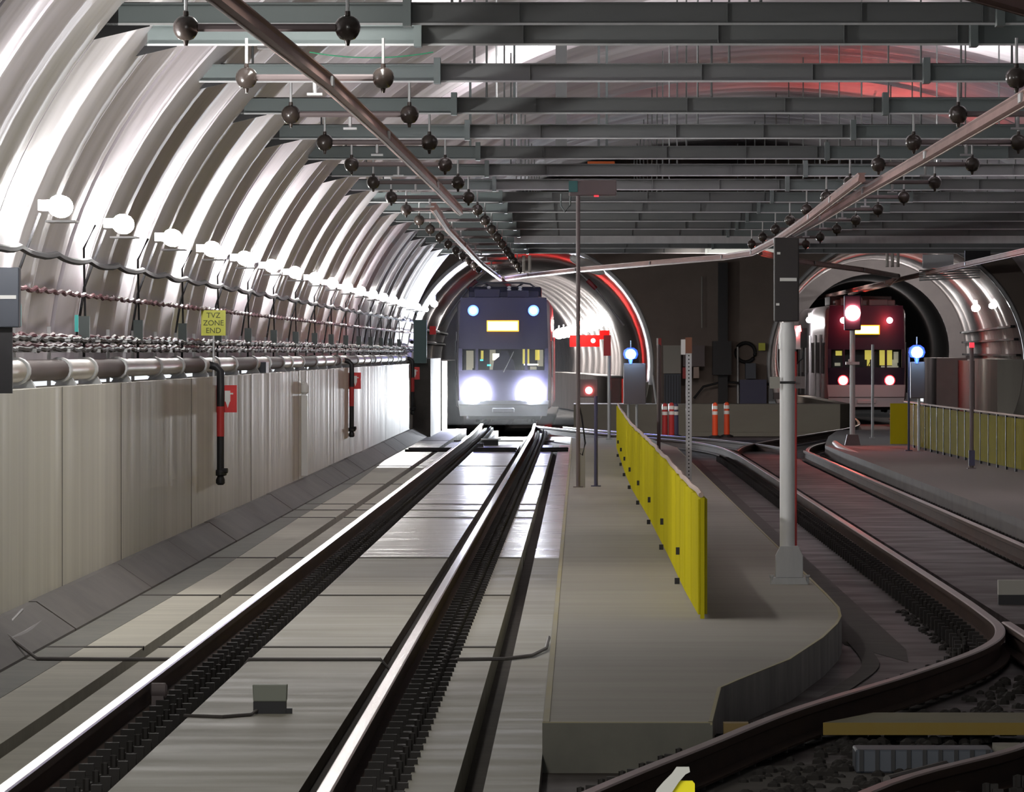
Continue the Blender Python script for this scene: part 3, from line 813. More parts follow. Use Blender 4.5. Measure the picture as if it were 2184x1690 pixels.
# camera mast with ceiling box
t, d, h = tall_pole('equipment_mast', 1233, 1040, 418, 9, M['box_brown'], 'very tall thin mast rising from the walkway to a teal and brown box', 'mast')
b = MB(); b.box(-20*d/F, 82*d/F, 0, .25, h, h+34*d/F); b.build('equipment_box', M['box_brown'], t, bevel=.02)
b = MB(); b.box(-20*d/F, -1*d/F, -.02, 0, h+8*d/F, h+32*d/F); b.build('teal_panel', M['teal'] if False else mat('dull_teal', (.05,.17,.17), .6), t)
b = MB(); b.box(34*d/F, 44*d/F, -.01, 0, h-2*d/F, h+1*d/F); b.build('red_indicator', M['red_tail'] if False else M['red_dim'], t)
b = MB(); b.tube([(-36*d/F,.1,h+5*d/F),(-37*d/F,.1,h-20*d/F),(-28*d/F,.1,h-34*d/F),(-17*d/F,.1,h-20*d/F),(-16*d/F,.1,h+5*d/F)], .012, 8); b.build('conduit_loop', M['channel'], t, smooth=True)
b = MB(); b.tube([(0,0,1.2),(.05,0,1.0),(.1,0,.62),(.06,0,.45),(0,0,.5)], .012, 6); b.build('lead', M['cable'], t)
MB().box(.01,.10,0,.06,-.0,.55).build('conduit', M['panel_light'], t)
# orange display
tag(MB().cbox((0,0,0),(58*150/F,.08,13*150/F)).build('hanging_sign', mat('dim_orange_sign', (.30,.07,.02), .6, emit=(.5,.09,.01), strength=.18), loc=P(1282,351,150)), 'dull orange strip sign under the dark ceiling above the mast box', 'sign')
t, d, h = tall_pole('indicator_post', 1271, 1038, 845, 8, M['purple'], 'short post with a small box and single red lamp', 'signal')
b = MB(); b.box(-.42*.6, .03, 0, .12, h-.02, h+.24); b.build('case', M['box_brown'], t, bevel=.01)
b = MB(); b.lathe((-15*d/F, -.005, h+12*d/F), [(.05,0),(.045,-.02),(.001,-.03)], 14, 'y'); b.build('lamp', M['red_tail'], t)
t, d, h = tall_pole('plain_post', 1299, 937, 725, 7, M['galv'], 'plain grey post behind the red lamp post, left of the fence end', 'post')
b = MB(); b.box(-.12,.04,-.05,0,h-.35,h+.1); b.build('sign_plate', M['redpipe'], t)
t, d, h = tall_pole('plain_post', 1405, 962, 735, 8, M['box_brown'], 'slim brown post with a pale reflective tip behind the fence', 'post')
MB().box(-.045,-.01,-.04,-.03,h-.02,h+.12).build('reflector', M['white'], t); MB().box(-.01,.05,-.02,.0,h-.02,h+.12).build('reflector_back', M['redpipe'], t)
# perforated post
d = F*1.894/(1030-VY)
t = thing('perforated_post', P(1469, 1030, d), 'square perforated steel post with white and rust plate on top', 'post')
h = (1030-745)*d/F
b = MB(); b.box(-.042,.042,-.042,.042,0,h); b.build('post', M['galv'], t)
b = MB()
for k in range(34): b.lathe((0,-.0425,.06+k*(h-.1)/34), [(.011,-.001),(.011,.0)], 8, 'y')
b.build('perforations', M['dark'], t)
MB().box(-.115,-.05,-.055,-.045,h-.08,h+.14).build('reflector', M['white'], t)
MB().box(-.048,.046,-.055,-.043,h-.06,h+.17).build('rust_plate', M['rust'], t)
# blue lights on cases
def blue_post(px, py_lamp, base_py, box, label, e=1.894, body='box_grey', posts=()):
    d = F*e/(base_py-VY)
    t = thing('blue_light_case', P(px, base_py, d), label, 'blue light')
    zg = t.location.z
    Z = lambda py: EYE-(py-VY)*d/F-zg
    X = lambda p: (p-px)*d/F
    b = MB(); b.box(X(box[0]), X(box[2]), 0, .3, Z(box[3]), Z(box[1])); b.build('case', M[body], t, bevel=.015)
    for q in posts:
        MB().tube([(X(q),.1,0),(X(q),.1,Z(box[3])+.02)], .03, 8).build('post', M['galv'], t)
    b = MB(); b.lathe((X(px), 0, Z(py_lamp)-.11), [(.03,-.1),(.05,0),(.13,.02),(.165,.11),(.14,.20),(.07,.25),(.001,.255)], 18); b.build('halo_globe', M['blue_on'], t, smooth=True)  # outer blue globe paints the halo around the lamp core
    b = MB(); b.lathe((X(px), -.17, Z(py_lamp)), [(.10,.03),(.105,0),(.08,-.03),(.001,-.04)], 18, 'y'); b.build('lamp_core', M['blue_core'], t, smooth=True)
    MB().tube([(X(px),0,Z(py_lamp)+.1),(X(px),0,Z(py_lamp)+.3)], .012, 6).build('stem', M['galv'], t)
    l = bpy.data.lights.new('blue_glow', 'POINT'); l.energy = .8; l.color = (.25,.45,1); l.shadow_soft_size = .12
    o = bpy.data.objects.new('blue_glow', l); C.objects.link(o); o.parent = t; o.location = (X(px), -.3, Z(py_lamp))
    return t
blue_post(1345, 756, 938, (1330,775,1378,862), 'blue lamp on a grey case between the far left tunnel mouth and cabinets', posts=(1340,1358), body='box_brown')
blue_post(1955, 752, 962, (1942,772,1973,850), 'blue lamp on a brown case behind the right-hand yellow fence', body='box_brown', posts=(1960,))
t = tall_pole('plain_post', 1938, 962, 742, 5, M['purple'], 'thin dark post left of the right blue lamp case', 'post')[0]
t = tall_pole('plain_post', 2072, 1000, 735, 9, M['box_brown'], 'dark post with a red tip in front of the right fence', 'post')
MB().box(-.04,.04,-.06,-.04,t[2]-.05,t[2]+.03).build('red_tip', M['red_dim'], t[0])
MB().box(-.05,.05,-.08,-.02,0.05,.3).build('base_sleeve', M['purple'], t[0])
# main red signal on slim mast
d = F*1.894/(950-VY)
t = thing('red_signal', P(1818, 950, d), 'slim grey signal mast with one very bright red lamp before the stopped train', 'signal')
Z = lambda py: EYE-(py-VY)*d/F-t.location.z
b = MB(); b.tube([(0,0,0),(0,0,Z(640))], .055, 14); b.build('pole', M['galv'], t, smooth=True)
b = MB(); b.box(-.14,.14,-.1,.02,Z(778),Z(772)); b.cbox((-.07,-.09,Z(770)),(.03,.03,.07)); b.build('bracket', M['galv'], t)
b = MB(); b.prism_y([(-.16,0),(.16,0),(.11,.22),(-.11,.22)], -.14, .14); b.build('base', M['box_brown'], t)
b = MB(); b.box(-.17,.17,-.12,.1,Z(705),Z(630)); b.build('signal_head', M['mask'], t, bevel=.02)
b = MB(); b.lathe((0,-.12,Z(668)), [(.15,0),(.155,-.03),(.13,-.055),(.001,-.075)], 20, 'y'); b.build('lamp', M['red_big'], t, smooth=True)
l = bpy.data.lights.new('red_glow', 'SPOT'); l.energy = 120; l.color = (1,.04,.06); l.shadow_soft_size = .15; l.spot_size = math.radians(125); l.spot_blend = .4
o = bpy.data.objects.new('red_glow', l); C.objects.link(o); o.location = (0, -.35, Z(668)); o.rotation_euler = (PI/2, 0, PI); o.parent = t
# thin post beside it
tall_pole('plain_post', 1861, 935, 735, 6, M['galv'], 'thin grey post between the red signal mast and the right fence', 'post')
# bulky coiled hose near signal foot
b = MB(); b.tube([P(1780,945,170),P(1795,958,167),P(1830,975,160),P(1850,990,150)], [.05,.07,.09,.06], 10)
tag(b.build('conduit_hose', M['panel_light'], smooth=True), 'fat pale hose curving from the red signal foot along the walkway edge', 'hose')

# lamps and red lamps in the left bore
t = thing('red_signal_cluster', P(1250, 760, 250), 'cluster of red signal lamps on the curved wall beside the oncoming train', 'signal')
def off(px, py, dd): return P(px, py, dd)-t.location
b = MB(); 
for (px, py, r) in ((1236,690,.07),(1222,700,.05),(1250,695,.05)): q = off(px,py,249); b.lathe(tuple(q), [(r,0),(r*.9,-.03),(.001,-.05)], 14, 'y')
b.build('lamps', M['red_big'], t)
q = off(1215,715,249.5); q2 = off(1279,740,249.5); MB().box(q.x,q2.x,0,.05,q2.z,q.z).build('board', M['red'], t).location.y = -.4
q = off(1279,705,249.5); q2 = off(1300,724,249.5); MB().box(q.x,q2.x,0,.05,q2.z,q.z).build('small_board', M['red'], t).location.y = -.4
q = off(1265,727,249); MB().lathe(tuple(q), [(.07,0),(.06,-.02),(.001,-.03)], 14, 'y').build('lit_lamp', M['red_tail'], t).location.y = -.45
q = off(1300,720,249.5); MB().tube([(q.x, .1, q.z),(q.x+.02, .1, -1.0)], .03, 8).build('post', M['galv'], t)
l = bpy.data.lights.new('red_glow', 'POINT'); l.energy = 350; l.color = (1,.06,.06); l.shadow_soft_size = .15
o = bpy.data.objects.new('red_glow', l); C.objects.link(o); o.location = P(1240,690,246)-t.location; o.parent = t
def bore_lamp(px, py, d, label, L_=.9, r=.07, m='lamp_bore', drop=0):
    t = thing('bore_lamp', P(px, py, d), label, 'lamp')
    b = MB(); b.lathe((0,0,0), [(.001,0),(r,.03),(r,L_),(.001,L_+.03)], 12, 'y'); b.build('diffuser', M[m], t, smooth=True)
    b = MB(); b.box(-.03,.03,.1,L_-.1,r,r+.12); b.build('housing', M['galv'], t)
    return t
bl = [(1268,692,304,'white lamp just left of the brightest bore wall lamp'),(1245,699,315,'white lamp right of the middle of the bore wall row'),(1222,705,327,'white lamp between the mast and the middle of the bore wall row'),(1202,710,339,'white lamp second from the oncoming train on the bore wall'),(1276,688,300,'brightest white lamp at the right end of the bore wall row'), (1258,696,309,'white lamp second from the right end of the bore wall row'),
      (1232,702,321,'white lamp in the middle of the bore wall row'), (1212,708,333,'white lamp left of the mast in the bore wall row'), (1192,712,345,'white lamp closest to the oncoming train on the bore wall')]
for (px, py, d, lab) in bl: bore_lamp(px, py, d, lab, 1.6, .22)
bore_lamp(925, 648, 224, 'white lamp on the left side of the far left bore', 1.4, .09)
bore_lamp(908, 660, 222, 'smaller white lamp beneath the left bore lamp', 1.0, .06)
bore_lamp(2083, 657, 237, 'bright white lamp inside the right bore beside the picture edge', 1.2, .10)
bore_lamp(2120, 652, 231, 'white lamp right of the bright right bore lamp', 1.5, .08)
bore_lamp(2150, 650, 226, 'rightmost white lamp in the right bore', 1.5, .08)
bore_lamp(1730, 682, 256, 'bright lamp reflecting along the side of the stopped train', 2.5, .09)
for (x, y, z, p) in ((.4,306,3.2,110),(.1,322,3.2,140),(-.2,345,3.2,200),(-3.9,240,2.9,25),(-4.1,258,2.9,80),(11.0,238,3.3,130),(11.4,262,3.3,160),(11.9,284,3.3,120),(7.05,282,3.0,200),(7.6,255,3.0,60),(12.3,293.5,2.9,90),(11.0,293.5,4.2,90),(8.8,293,4.3,60),(11.5,325,3.4,60),(-1.2,368,3,260)):  # point lights added to fill the bores, several away from any lamp
    l = bpy.data.lights.new('bore_fill_glow', 'POINT'); l.energy = p; l.color = (1,.95,.93); l.shadow_soft_size = .12
    o = bpy.data.objects.new('bore_fill_glow', l); C.objects.link(o); o.location = (x, y, z)
# cable shelves in right bore
for q, (pz, lab) in enumerate(((2.62,'upper dark cable shelf on the right bore wall'), (2.28,'middle dark cable shelf on the right bore wall'), (1.86,'lowest dark cable shelf on the right bore wall'))):
    b = MB(); b.sweep([(rc(y_)[0]+math.sqrt(3.3**2-(pz-rc(y_)[1])**2)-.09, y_, pz) for y_ in (222,240,260,280,296)], [(-.06,-.03),(.06,-.03),(.06,.03),(-.06,.03)])
    tag(b.build('cable_shelf', M['cable']), lab, 'cable shelf')
for q, (pz, lab) in enumerate(((2.55,'upper dark cable along the left bore wall beside the train'), (2.2,'lower dark cable along the left bore wall beside the train'))):
    b = MB(); b.tube([(lc(y_)[0]-math.sqrt(3.2**2-(pz-1.59)**2)+.08, y_, pz) for y_ in (221.5,240,262,280,300)], .05, 6)
    tag(b.build('cable', M['cable']), lab, 'cable')

# teal box at the left bore mouth and small red board above
tag(MB().box(-.16,.16,0,.3,0,1.05).build('equipment_cabinet', mat('teal_grey_cabinet', (.06,.13,.13), .5), loc=P(896,775,204.4)), 'dark teal cabinet on the wall top at the left bore mouth', 'cabinet')
tag(MB().cbox((0,0,0),(.17,.03,.22)).build('marker_board', M['red'], loc=P(923,705,222)), 'small red board just left of the oncoming train', 'sign')
for px, py, lab in ((1007,608,'tilted red-white marker tube left above the oncoming train'), (1262,607,'tilted red-white marker tube right above the oncoming train')):
    s_ = 1 if px < 1100 else -1
    c0 = P(px, py, 235)
    t = thing('marker_tube', c0, lab, 'marker')
    MB().tube([(-.12*s_,0,-.12),(.12*s_,0,.12)], .07, 8).build('red_sleeve', M['redpipe'], t)
    MB().tube([(-.9*s_,0,-1.15),(-.12*s_,0,-.12)], .03, 8).build('tube', M['galv'], t)
    MB().tube([(.12*s_,0,.12),(.45*s_,0,.42)], .03, 8).build('tube', M['galv'], t)

# ------------------------------------------------------------ end wall fittings
def wallbox(name, px0, py0, px1, py1, m, label, cat, d=219.5, dep=.3, extra=None):
    p = P((px0+px1)/2, py1, d)
    w_ = (px1-px0)*d/F; h = (py1-py0)*d/F
    t = thing(name, p, label, cat)
    b = MB(); b.box(-w_/2, w_/2, 0, 220.05-d, 0, h); b.build('case', M[m], t)
    return t, w_, h
wallbox('wall_cabinet', 1415, 737, 1452, 797, 'panel_light', 'pale square panel on the dark end wall above the louvred cabinet', 'cabinet')
t, w_, h = wallbox('louvred_cabinet', 1417, 798, 1452, 868, 'box_grey', 'dark louvred cabinet standing under the pale panel', 'cabinet')
b = MB()
for k in range(6): b.box(-w_/2+.02+k*w_/6, -w_/2+.035+k*w_/6, -.012, 0, .03, h-.03)
b.build('louvres', M['dark'], t)
wallbox('wall_cabinet', 1457, 737, 1503, 782, 'box_brown', 'dull brown cabinet right of the perforated post', 'cabinet')
wallbox('notice_board', 1456, 784, 1473, 808, 'redpipe', 'small reddish notice left of the perforated post', 'sign', 219.3, .05)
wallbox('notice_board', 1479, 783, 1491, 807, 'pinktop', 'small pale pink notice right of the perforated post', 'sign', 219.3, .05)
wallbox('wall_plate', 1618, 732, 1632, 748, 'signyellow', 'tiny yellowish plate high on the end wall', 'sign', 219.6, .03)
wallbox('cable_riser', 1532, 560, 1552, 868, 'dark', 'wide black cable riser running up the end wall', 'cable riser', 219.5, .25)
wallbox('riser_box', 1520, 728, 1560, 800, 'dark', 'black box on the wide cable riser', 'box', 219.2, .25)
wallbox('dark_cabinet', 1578, 810, 1635, 872, 'purple', 'dark low cabinet right of the orange delineators', 'cabinet', 219.2, .35)
wallbox('dark_cabinet', 1590, 775, 1612, 808, 'box_grey', 'grey box standing on the dark low cabinet', 'box', 219.2, .3)
wallbox('wall_box', 1650, 838, 1664, 852, 'box_brown', 'small brown box low on the wall left of the pale mast', 'box', 219.4, .2)
b = MB(); b.tube([P(1590,752,219.93)+Vector((.25*math.cos(a),0,.25*math.sin(a))) for a in [2*PI*k/20 for k in range(21)]], .05, 8, caps=False)
tag(b.build('cable_coil', M['cable'], smooth=True), 'round black coil of cable hung on the end wall', 'cable')
tag(MB().tube([P(1497,590,219.8), P(1497,700,219.8)], .02, 6).build('conduit', M['panel_light']), 'thin pale vertical conduit high on the end wall', 'conduit')
tag(MB().tube([P(1573,740,219.8), P(1574,868,219.8)], .03, 6).build('conduit', M['galv']), 'thin conduit between black riser and dark low cabinet', 'conduit')
tag(MB().tube([P(1392,800,219.7), P(1400,862,219.7)], .03, 6).build('conduit', M['galv']), 'thin conduit beside the left tunnel mouth', 'conduit')
b = MB(); b.tube([P(1480,850,219.6),P(1500,825,219.6),P(1540,815,219.6),P(1640,820,219.6)], .03, 6); tag(b.build('cable', M['cable'], smooth=True), 'black cable looping across the lower end wall', 'cable')
for k, (px, lab) in enumerate(((1700,'left of the three pale ceiling pipes above the right bore'),(0,''))):
    pass
for px, lab in ((1892,'leftmost of three short pale pipes above the right bore'), (1903,'middle of three short pale pipes above the right bore'), (1915,'rightmost of three short pale pipes above the right bore')):
    tag(MB().tube([P(px,541,205), P(px,570,205)], .04, 8).build('drop_pipe', M['pipe']), lab, 'pipe')
for px, lab in ((1117,'left of two short pale pipes above the oncoming train'), (1130,'right of two short pale pipes above the oncoming train')):
    tag(MB().tube([P(px,545,205), P(px,582,205)], .04, 8).build('drop_pipe', M['pipe']), lab, 'pipe')
b = MB(); b.box(0,.75,0,.3,0,.33); tag(b.build('ceiling_unit', M['foot'], loc=P(1968,572,206)), 'pale lit ceiling unit above the right bore mouth', 'ceiling unit')
b = MB(); b.box(0,.6,0,.3,0,.28); tag(b.build('ceiling_unit', M['dark'], loc=P(2058,560,200)), 'dark ceiling unit right of the pale lit one', 'ceiling unit')
b = MB()
for k in range(5): b.tube([P(1960,578+5*k,212), P(2090,572+5*k,212)], .02, 6)
tag(b.build('cable_ladder', M['galv']), 'stacked pale cable ladder above the right bore', 'cable ladder')
# white ceiling fixture near left bore crown
b = MB(); b.lathe((0,0,0), [(.001,-.5),(.09,-.45),(.16,0),(.12,.35),(.001,.5)], 14, 'x')
o = b.build('ceiling_fixture', M['white'], smooth=True, loc=P(1253,566,214)); o.rotation_euler = (0, .45, 0); tag(o, 'pale torpedo-shaped fixture at the crown of the left tunnel mouth', 'fixture')

# delineators
def delin(px, d, m, label, h=.78):
    t = thing('delineator', (( px-VX)*d/F, d, -.22), label, 'delineator')
    MB().lathe((0,0,0),[(.17,0),(.17,.04),(.09,.07)],12).build('base', M['dark'], t)
    MB().lathe((0,0,0),[(.075,.06),(.07,h*.68)],14).build('tube', m, t, smooth=True)
    MB().lathe((0,0,0),[(.072,h*.68),(.072,h*.78)],14).build('lower_band', M['white'], t, smooth=True)
    MB().lathe((0,0,0),[(.068,h*.78),(.068,h*.84)],14).build('middle_ring', m, t, smooth=True)
    MB().lathe((0,0,0),[(.07,h*.84),(.07,h*.94)],14).build('upper_band', M['white'], t, smooth=True)
    MB().lathe((0,0,0),[(.066,h*.94),(.06,h),(.02,h+.03)],14).build('cap', m, t, smooth=True)
delin(1525, 212, M['orange'], 'bright orange delineator post with white bands, left of the middle pair', .86)
delin(1550, 214, M['orange'], 'orange-brown delineator post, right of the middle pair', .86)
delin(1432, 212, M['redpipe'], 'dark red delineator in front of the louvred cabinet', .86)
delin(1418, 213, M['redpipe'], 'dull delineator half hidden behind the slim brown post', .84)
delin(1441, 213, M['purple'], 'dark delineator post right of the dark red one', .84)

# ------------------------------------------------------------ fences
def fence(path, label, H=.88, zb=.036, seg=3.0, mesh_from=None, zf=None):
    """path: (x, y) near to far"""
    t = thing('yellow_fence', (path[0][0], path[0][1], zb), label, 'fence')
    ox, oy = path[0]
    total = path[-1][1]-oy; n = int(total/seg)
    pw = .22
    cap = []
    for i in range(n):
        y0 = oy+i*seg; y1 = y0+seg-.03
        b = MB(); K_ = int(seg/.11); vs = []
        for k in range(K_+1):
            y = y0+(y1-y0)*k/K_; x = path_at(path, y)+(.028 if k % 2 else -.028)
            vs += [(x-ox, y-oy, .03), (x-ox, y-oy, H-.03), (x-ox+.012, y-oy, .03), (x-ox+.012, y-oy, H-.03)]
        fs = []
        for k in range(K_):
            a = 4*k; c = a+4
            fs += [(a,c,c+1,a+1), (a+2,a+3,c+3,c+2), (a+1,c+1,c+3,a+3), (a,a+2,c+2,c)]
        fs += [(0,1,3,2), (4*K_,4*K_+2,4*K_+3,4*K_+1)]
        b.add(vs, fs)
        b.build('panel', M['yellow'], t)
        x = path_at(path, y0)
        p = MB(); p.box(x-ox-.012, x-ox+.018, y0-oy-.012, y0-oy+.012, 0, H-.02); p.build('post', M['yellow'], t)
        if i % 4 == 3:
            MB().box(x-ox-.07,x-ox-.03,y0-oy-.04,y0-oy+.04,.0,.05).build('post_foot', M['dark'], t)
            MB().box(x-ox-.06,x-ox-.03,y0-oy-.03,y0-oy+.03,.24,.30).build('post_clamp', M['dark'], t)
    for k in range(int(total/1.5)+1):
        y = oy+k*1.5; cap.append((path_at(path, y)-ox+random.uniform(-.006,.006), y-oy, H+random.uniform(-.008,.008)))
    c = MB(); c.tube(cap, .02, 6); c.build('cap_rail', M['pinktop'], t)
    return t
fence([(.87,60),(.85,66),(.84,78),(.81,94),(.74,115),(.73,130),(.75,166)], 'corrugated yellow fence running down the middle of the island walkway')
def mesh_fence(path, label, H=.88, zb=.036, seg=2.4):
    t = thing('yellow_fence', (path[0][0], path[0][1], zb), label, 'fence'); ox, oy = path[0]
    n = int((path[-1][1]-oy)/seg)
    for i in range(n):
        y0 = oy+i*seg; b = MB()
        K_ = 16
        for k in range(K_+1):
            y = y0+.06+(seg-.12)*k/K_; x = path_at(path, y)-ox
            b.box(x-.008, x+.008, y-oy-.035, y-oy+.035, .05, H-.03)
        for z in (.06, .3, .58, H-.05):
            xa = path_at(path, y0)-ox; xb = path_at(path, y0+seg)-ox
            b.sweep([(xa+.012, y0-oy, z),(xb+.012, y0+seg-oy, z)], [(-.01,-.012),(.01,-.012),(.01,.012),(-.01,.012)])
        b.build('panel', M['yellow_mesh'], t)
        x = path_at(path, y0)-ox; MB().box(x-.02,x+.02,y0-oy-.02,y0-oy+.02,0,H).build('post', M['dark'], t)
    c = MB(); c.tube([(path_at(path, oy+q*2.0)-ox, q*2.0, H+.01) for q in range(int((path[-1][1]-oy)/2)+1)], .018, 6); c.build('cap_rail', M['pinktop'], t)
    return t
mesh_fence([(7.4,110),(7.0,128),(6.86,140),(6.7,158),(6.62,172)], 'yellow picket fence on the right walkway in front of the bore walls')
tag(MB().box(0,.62,0,.03,0,.84).build('yellow_end_panel', M['yellow'], loc=(6.42, 174.5, .036)), 'solid bright yellow panel closing the left end of the right fence', 'fence')
# near yellow board at the bottom edge
d = 20.6
b = MB()
x0 = (1400-VX)*d/F; x1 = (1482-VX)*d/F
topz = lambda py: EYE-(py-VY)*d/F
bp = [(x0-.02, -.36), (x1, -.36), (x1, topz(1642)), (x1-.006, topz(1636)), ((1450-VX)*d/F, topz(1636)), ((1440-VX)*d/F, topz(1650)), ((1422-VX)*d/F, topz(1668)), ((1408-VX)*d/F, topz(1684)), (x0, topz(1700)), (x0-.02, topz(1720))]
t = thing('near_fence_board', (0, d, -.36), 'yellow fence end with ragged pale top at the bottom picture edge', 'fence')
for k in range(len(bp)): bp[k] = (bp[k][0], bp[k][1]+.36)
MB().prism_y([(x, z-(0 if z < .5 else .035)) for x, z in bp], 0, .03).build('board', M['yellow'], t)
MB().prism_y([(x0-.03, topz(1700)+.36-.03)] + [(x-.008, z+.0) for x, z in bp[8:2:-1]] + [((1482-VX)*d/F-.012, topz(1647)+.36), ((1462-VX)*d/F, topz(1652)+.36), ((1448-VX)*d/F, topz(1668)+.36), ((1432-VX)*d/F, topz(1692)+.36)], -.012, 0).build('pale_cap', M['panel_light'], t)

# ------------------------------------------------------------ track details
t = thing('track_box', (-1.75, 47.9, ZS), 'small two-tone box standing between the rails in the foreground', 'box')
MB().box(-.10,.085,-.07,.07,0,.07).build('lower_case', M['dark'], t)
MB().prism_y([(-.10,.07),(.088,.07),(.092,.165),(-.105,.165)], -.075, .075).build('upper_case', mat('grey_green_case', (.30,.32,.27), .6), t, bevel=.006)
MB().box(.085,.12,-.05,.0,0,.03).build('foot', M['dark'], t)
tag(MB().tube([(-2.22,47.4,ZS+.008),(-2.0,47.2,ZS+.01),(-1.85,47.5,ZS+.01),(-1.83,47.8,ZS+.02)], .010, 6).build('cable', M['cable_grey']), 'short lead running from the rail to the two-tone box', 'cable')
t = thing('track_box', (3.62, 69, -.13), 'pale box with dark base between the rails at the right edge', 'box')
MB().box(-.2,.2,-.08,.08,0,.08).build('lower_case', M['dark'], t); MB().box(-.2,.2,-.08,.08,.08,.2).build('upper_case', M['panel_light'], t)
b = MB(); b.lathe((0,0,0), [(.03,-.05),(.045,-.04),(.045,.04),(.03,.05)], 12, 'x'); b.box(-.04,.03,-.04,.04,-.09,-.03)
tag(b.build('rail_bond_box', M['box_brown'], loc=(-2.47, 49.5, -.055), smooth=True), 'round brown fitting bolted to the left rail web', 'rail fitting')
yc = 55.9
tag(MB().tube([(-3.98,60.2,.09),(-3.93,57.4,.03),(-3.6,56.0,ZS+.015),(-3.1,55.9,ZS+.015),(-2.7,yc,ZS+.015),(-2.62,yc,-.13),(-2.5,yc,-.188),(-2.25,yc,-.185),(-2.19,yc,ZS+.015),(-1.75,yc,ZS+.015),(-1.32,yc,ZS+.015),(-1.25,yc,-.18),(-.9,yc+.1,-.18),(-.81,yc,ZS+.015),(-.5,yc+.1,ZS+.015),(-.32,56.6,ZS+.015),(-.23,57.8,ZS+.02),(-.215,59.2,ZS+.05)], .013, 6).build('cable', M['cable_grey'], smooth=True), 'thin grey cable laid across the left track from wall to walkway', 'cable')
tag(MB().tube([(-3.9,64,.0),(-3.85,58.5,-.02),(-3.88,52,-.02),(-3.84,46,-.05)], .022, 8).build('cable', M['cable_grey'], smooth=True), 'thick grey cable lying along the foot of the left wall', 'cable')
# loose debris lumps on the slabs
for k, (x, y, r) in enumerate(((-1.95,108,.02),(-1.7,107,.025),(-.72,96,.02),(-.7,88,.018),(-1.5,115,.02))):
    pass
t = thing('inspection_hatch', P(1318, 1064, 110), 'small flat hatch frame on the island walkway left of the fence', 'hatch')
MB().box(-.05,.35,-.6,.6,-.01,.004).build('frame', M['fillet'], t)
# white balise-like blocks in front of train
t = thing('track_box', (-1.95, 186.0, ZS), 'small dark box between the rails right before the oncoming train', 'box')
MB().box(-.16,.16,-.1,.1,0,.12).build('case', M['dark'], t); MB().box(-.22,.22,-.12,.12,.12,.15).build('lid', M['galv'], t)
t = thing('track_box', (-2.15, 183, ZS), 'smaller dark block left of the box before the oncoming train', 'box')
MB().box(-.07,.07,-.1,.1,0,.08).build('case', M['dark'], t)
for y_, lab in ((174,'nearer dark cable crossing the left track before the train'), (177.5,'farther dark cable crossing the left track before the train')):
    tag(MB().tube([(-3.6,y_,ZS+.02),(-2.65,y_,ZS+.02),(-2.62,y_,-.18),(-2.2,y_,-.18),(-2.19,y_,ZS+.02),(-1.32,y_,ZS+.02),(-1.3,y_,-.18),(-.83,y_,-.18),(-.8,y_,ZS+.02),(-.25,y_+.5,ZS+.02)], .03, 6).build('cable', M['cable']), lab, 'cable')
# yellow fronted plank in the lower right
t = thing('crossing_plank', (1.55, 45.9, -.205), 'wide plank with yellow front edge behind the crossover rail', 'plank')
MB().prism([(-.22,.2),(1.15,.2),(1.15,1.5),(.1,1.5)], .06, .112).build('board', mat('olive_plank_top', (.16,.145,.07), .7, var=((2,2,2),.5,(.11,.10,.06))), t)
MB().box(-.22, 1.15, .188, .2, .045, .112).build('front_edge', M['platform_edge'] if False else mat('dusty_yellow_edge', (.30,.20,.03), .7, var=((20,2,2),.6,(.30,.22,.05))), t)
for x in (.3, .65, 1.0): MB().box(x-.06, x+.06, .4, 1.3, 0, .06).build('bearer', M['dark'], t)
tag(MB().box(0,.13,0,.2,-.19,.03).build('plank_end', mat('dusty_yellow_stub', (.22,.15,.05), .7), loc=(.75,43.9,-.03)), 'short yellow plank stub at the walkway corner', 'plank')
# switch machine and rods in the pit
t = thing('switch_machine', (1.75, 42.8, -.205), 'dark switch machine with ribbed covers in the lower right', 'switch machine')
MB().box(-.35,.35,0,.5,0,.12).build('case', M['box_grey'], t, bevel=.01)
b = MB()
for k in range(9): b.box(-.33+k*.08,-.31+k*.08,-.02,0,.01,.12)
b.build('ribs', M['dark'], t)
MB().box(.36,.5,-.05,.35,0,.14).build('motor_cover', M['platform'], t)
MB().tube([(.1,-.1,.05),(-.25,-1.6,.05)], .02, 8).build('throw_rod', M['cable_grey'], t)
# stones of ballast-like lumps beside the curved rail
b = MB(); random.seed(5)
for k in range(420):
    u = random.random(); y = 52+u*18; x = 2.62+.28*random.random()+(.0 if y > 58 else -(58-y)*.13)
    r = random.uniform(.015,.035); b.lathe((x,y,-.22),[(r,0),(r*.9,r*.6),(r*.3,r)],6)
o = b.build('ballast', M['lump']); o['kind'] = 'stuff'; tag(o, 'loose dark ballast heaped inside the sharply bending rail', 'ballast')
b = MB()
for k in range(420):
    u = random.random(); y = 38+u*17; xa = path_at(railA, y); x = xa+.15+random.random()*.9
    r = random.uniform(.02,.045); b.lathe((x,y,-.21),[(r,0),(r*.9,r*.6),(r*.3,r)],6)
o = b.build('ballast', M['lump']); o['kind'] = 'stuff'; tag(o, 'loose dark ballast between the crossover rails in the lower right', 'ballast')

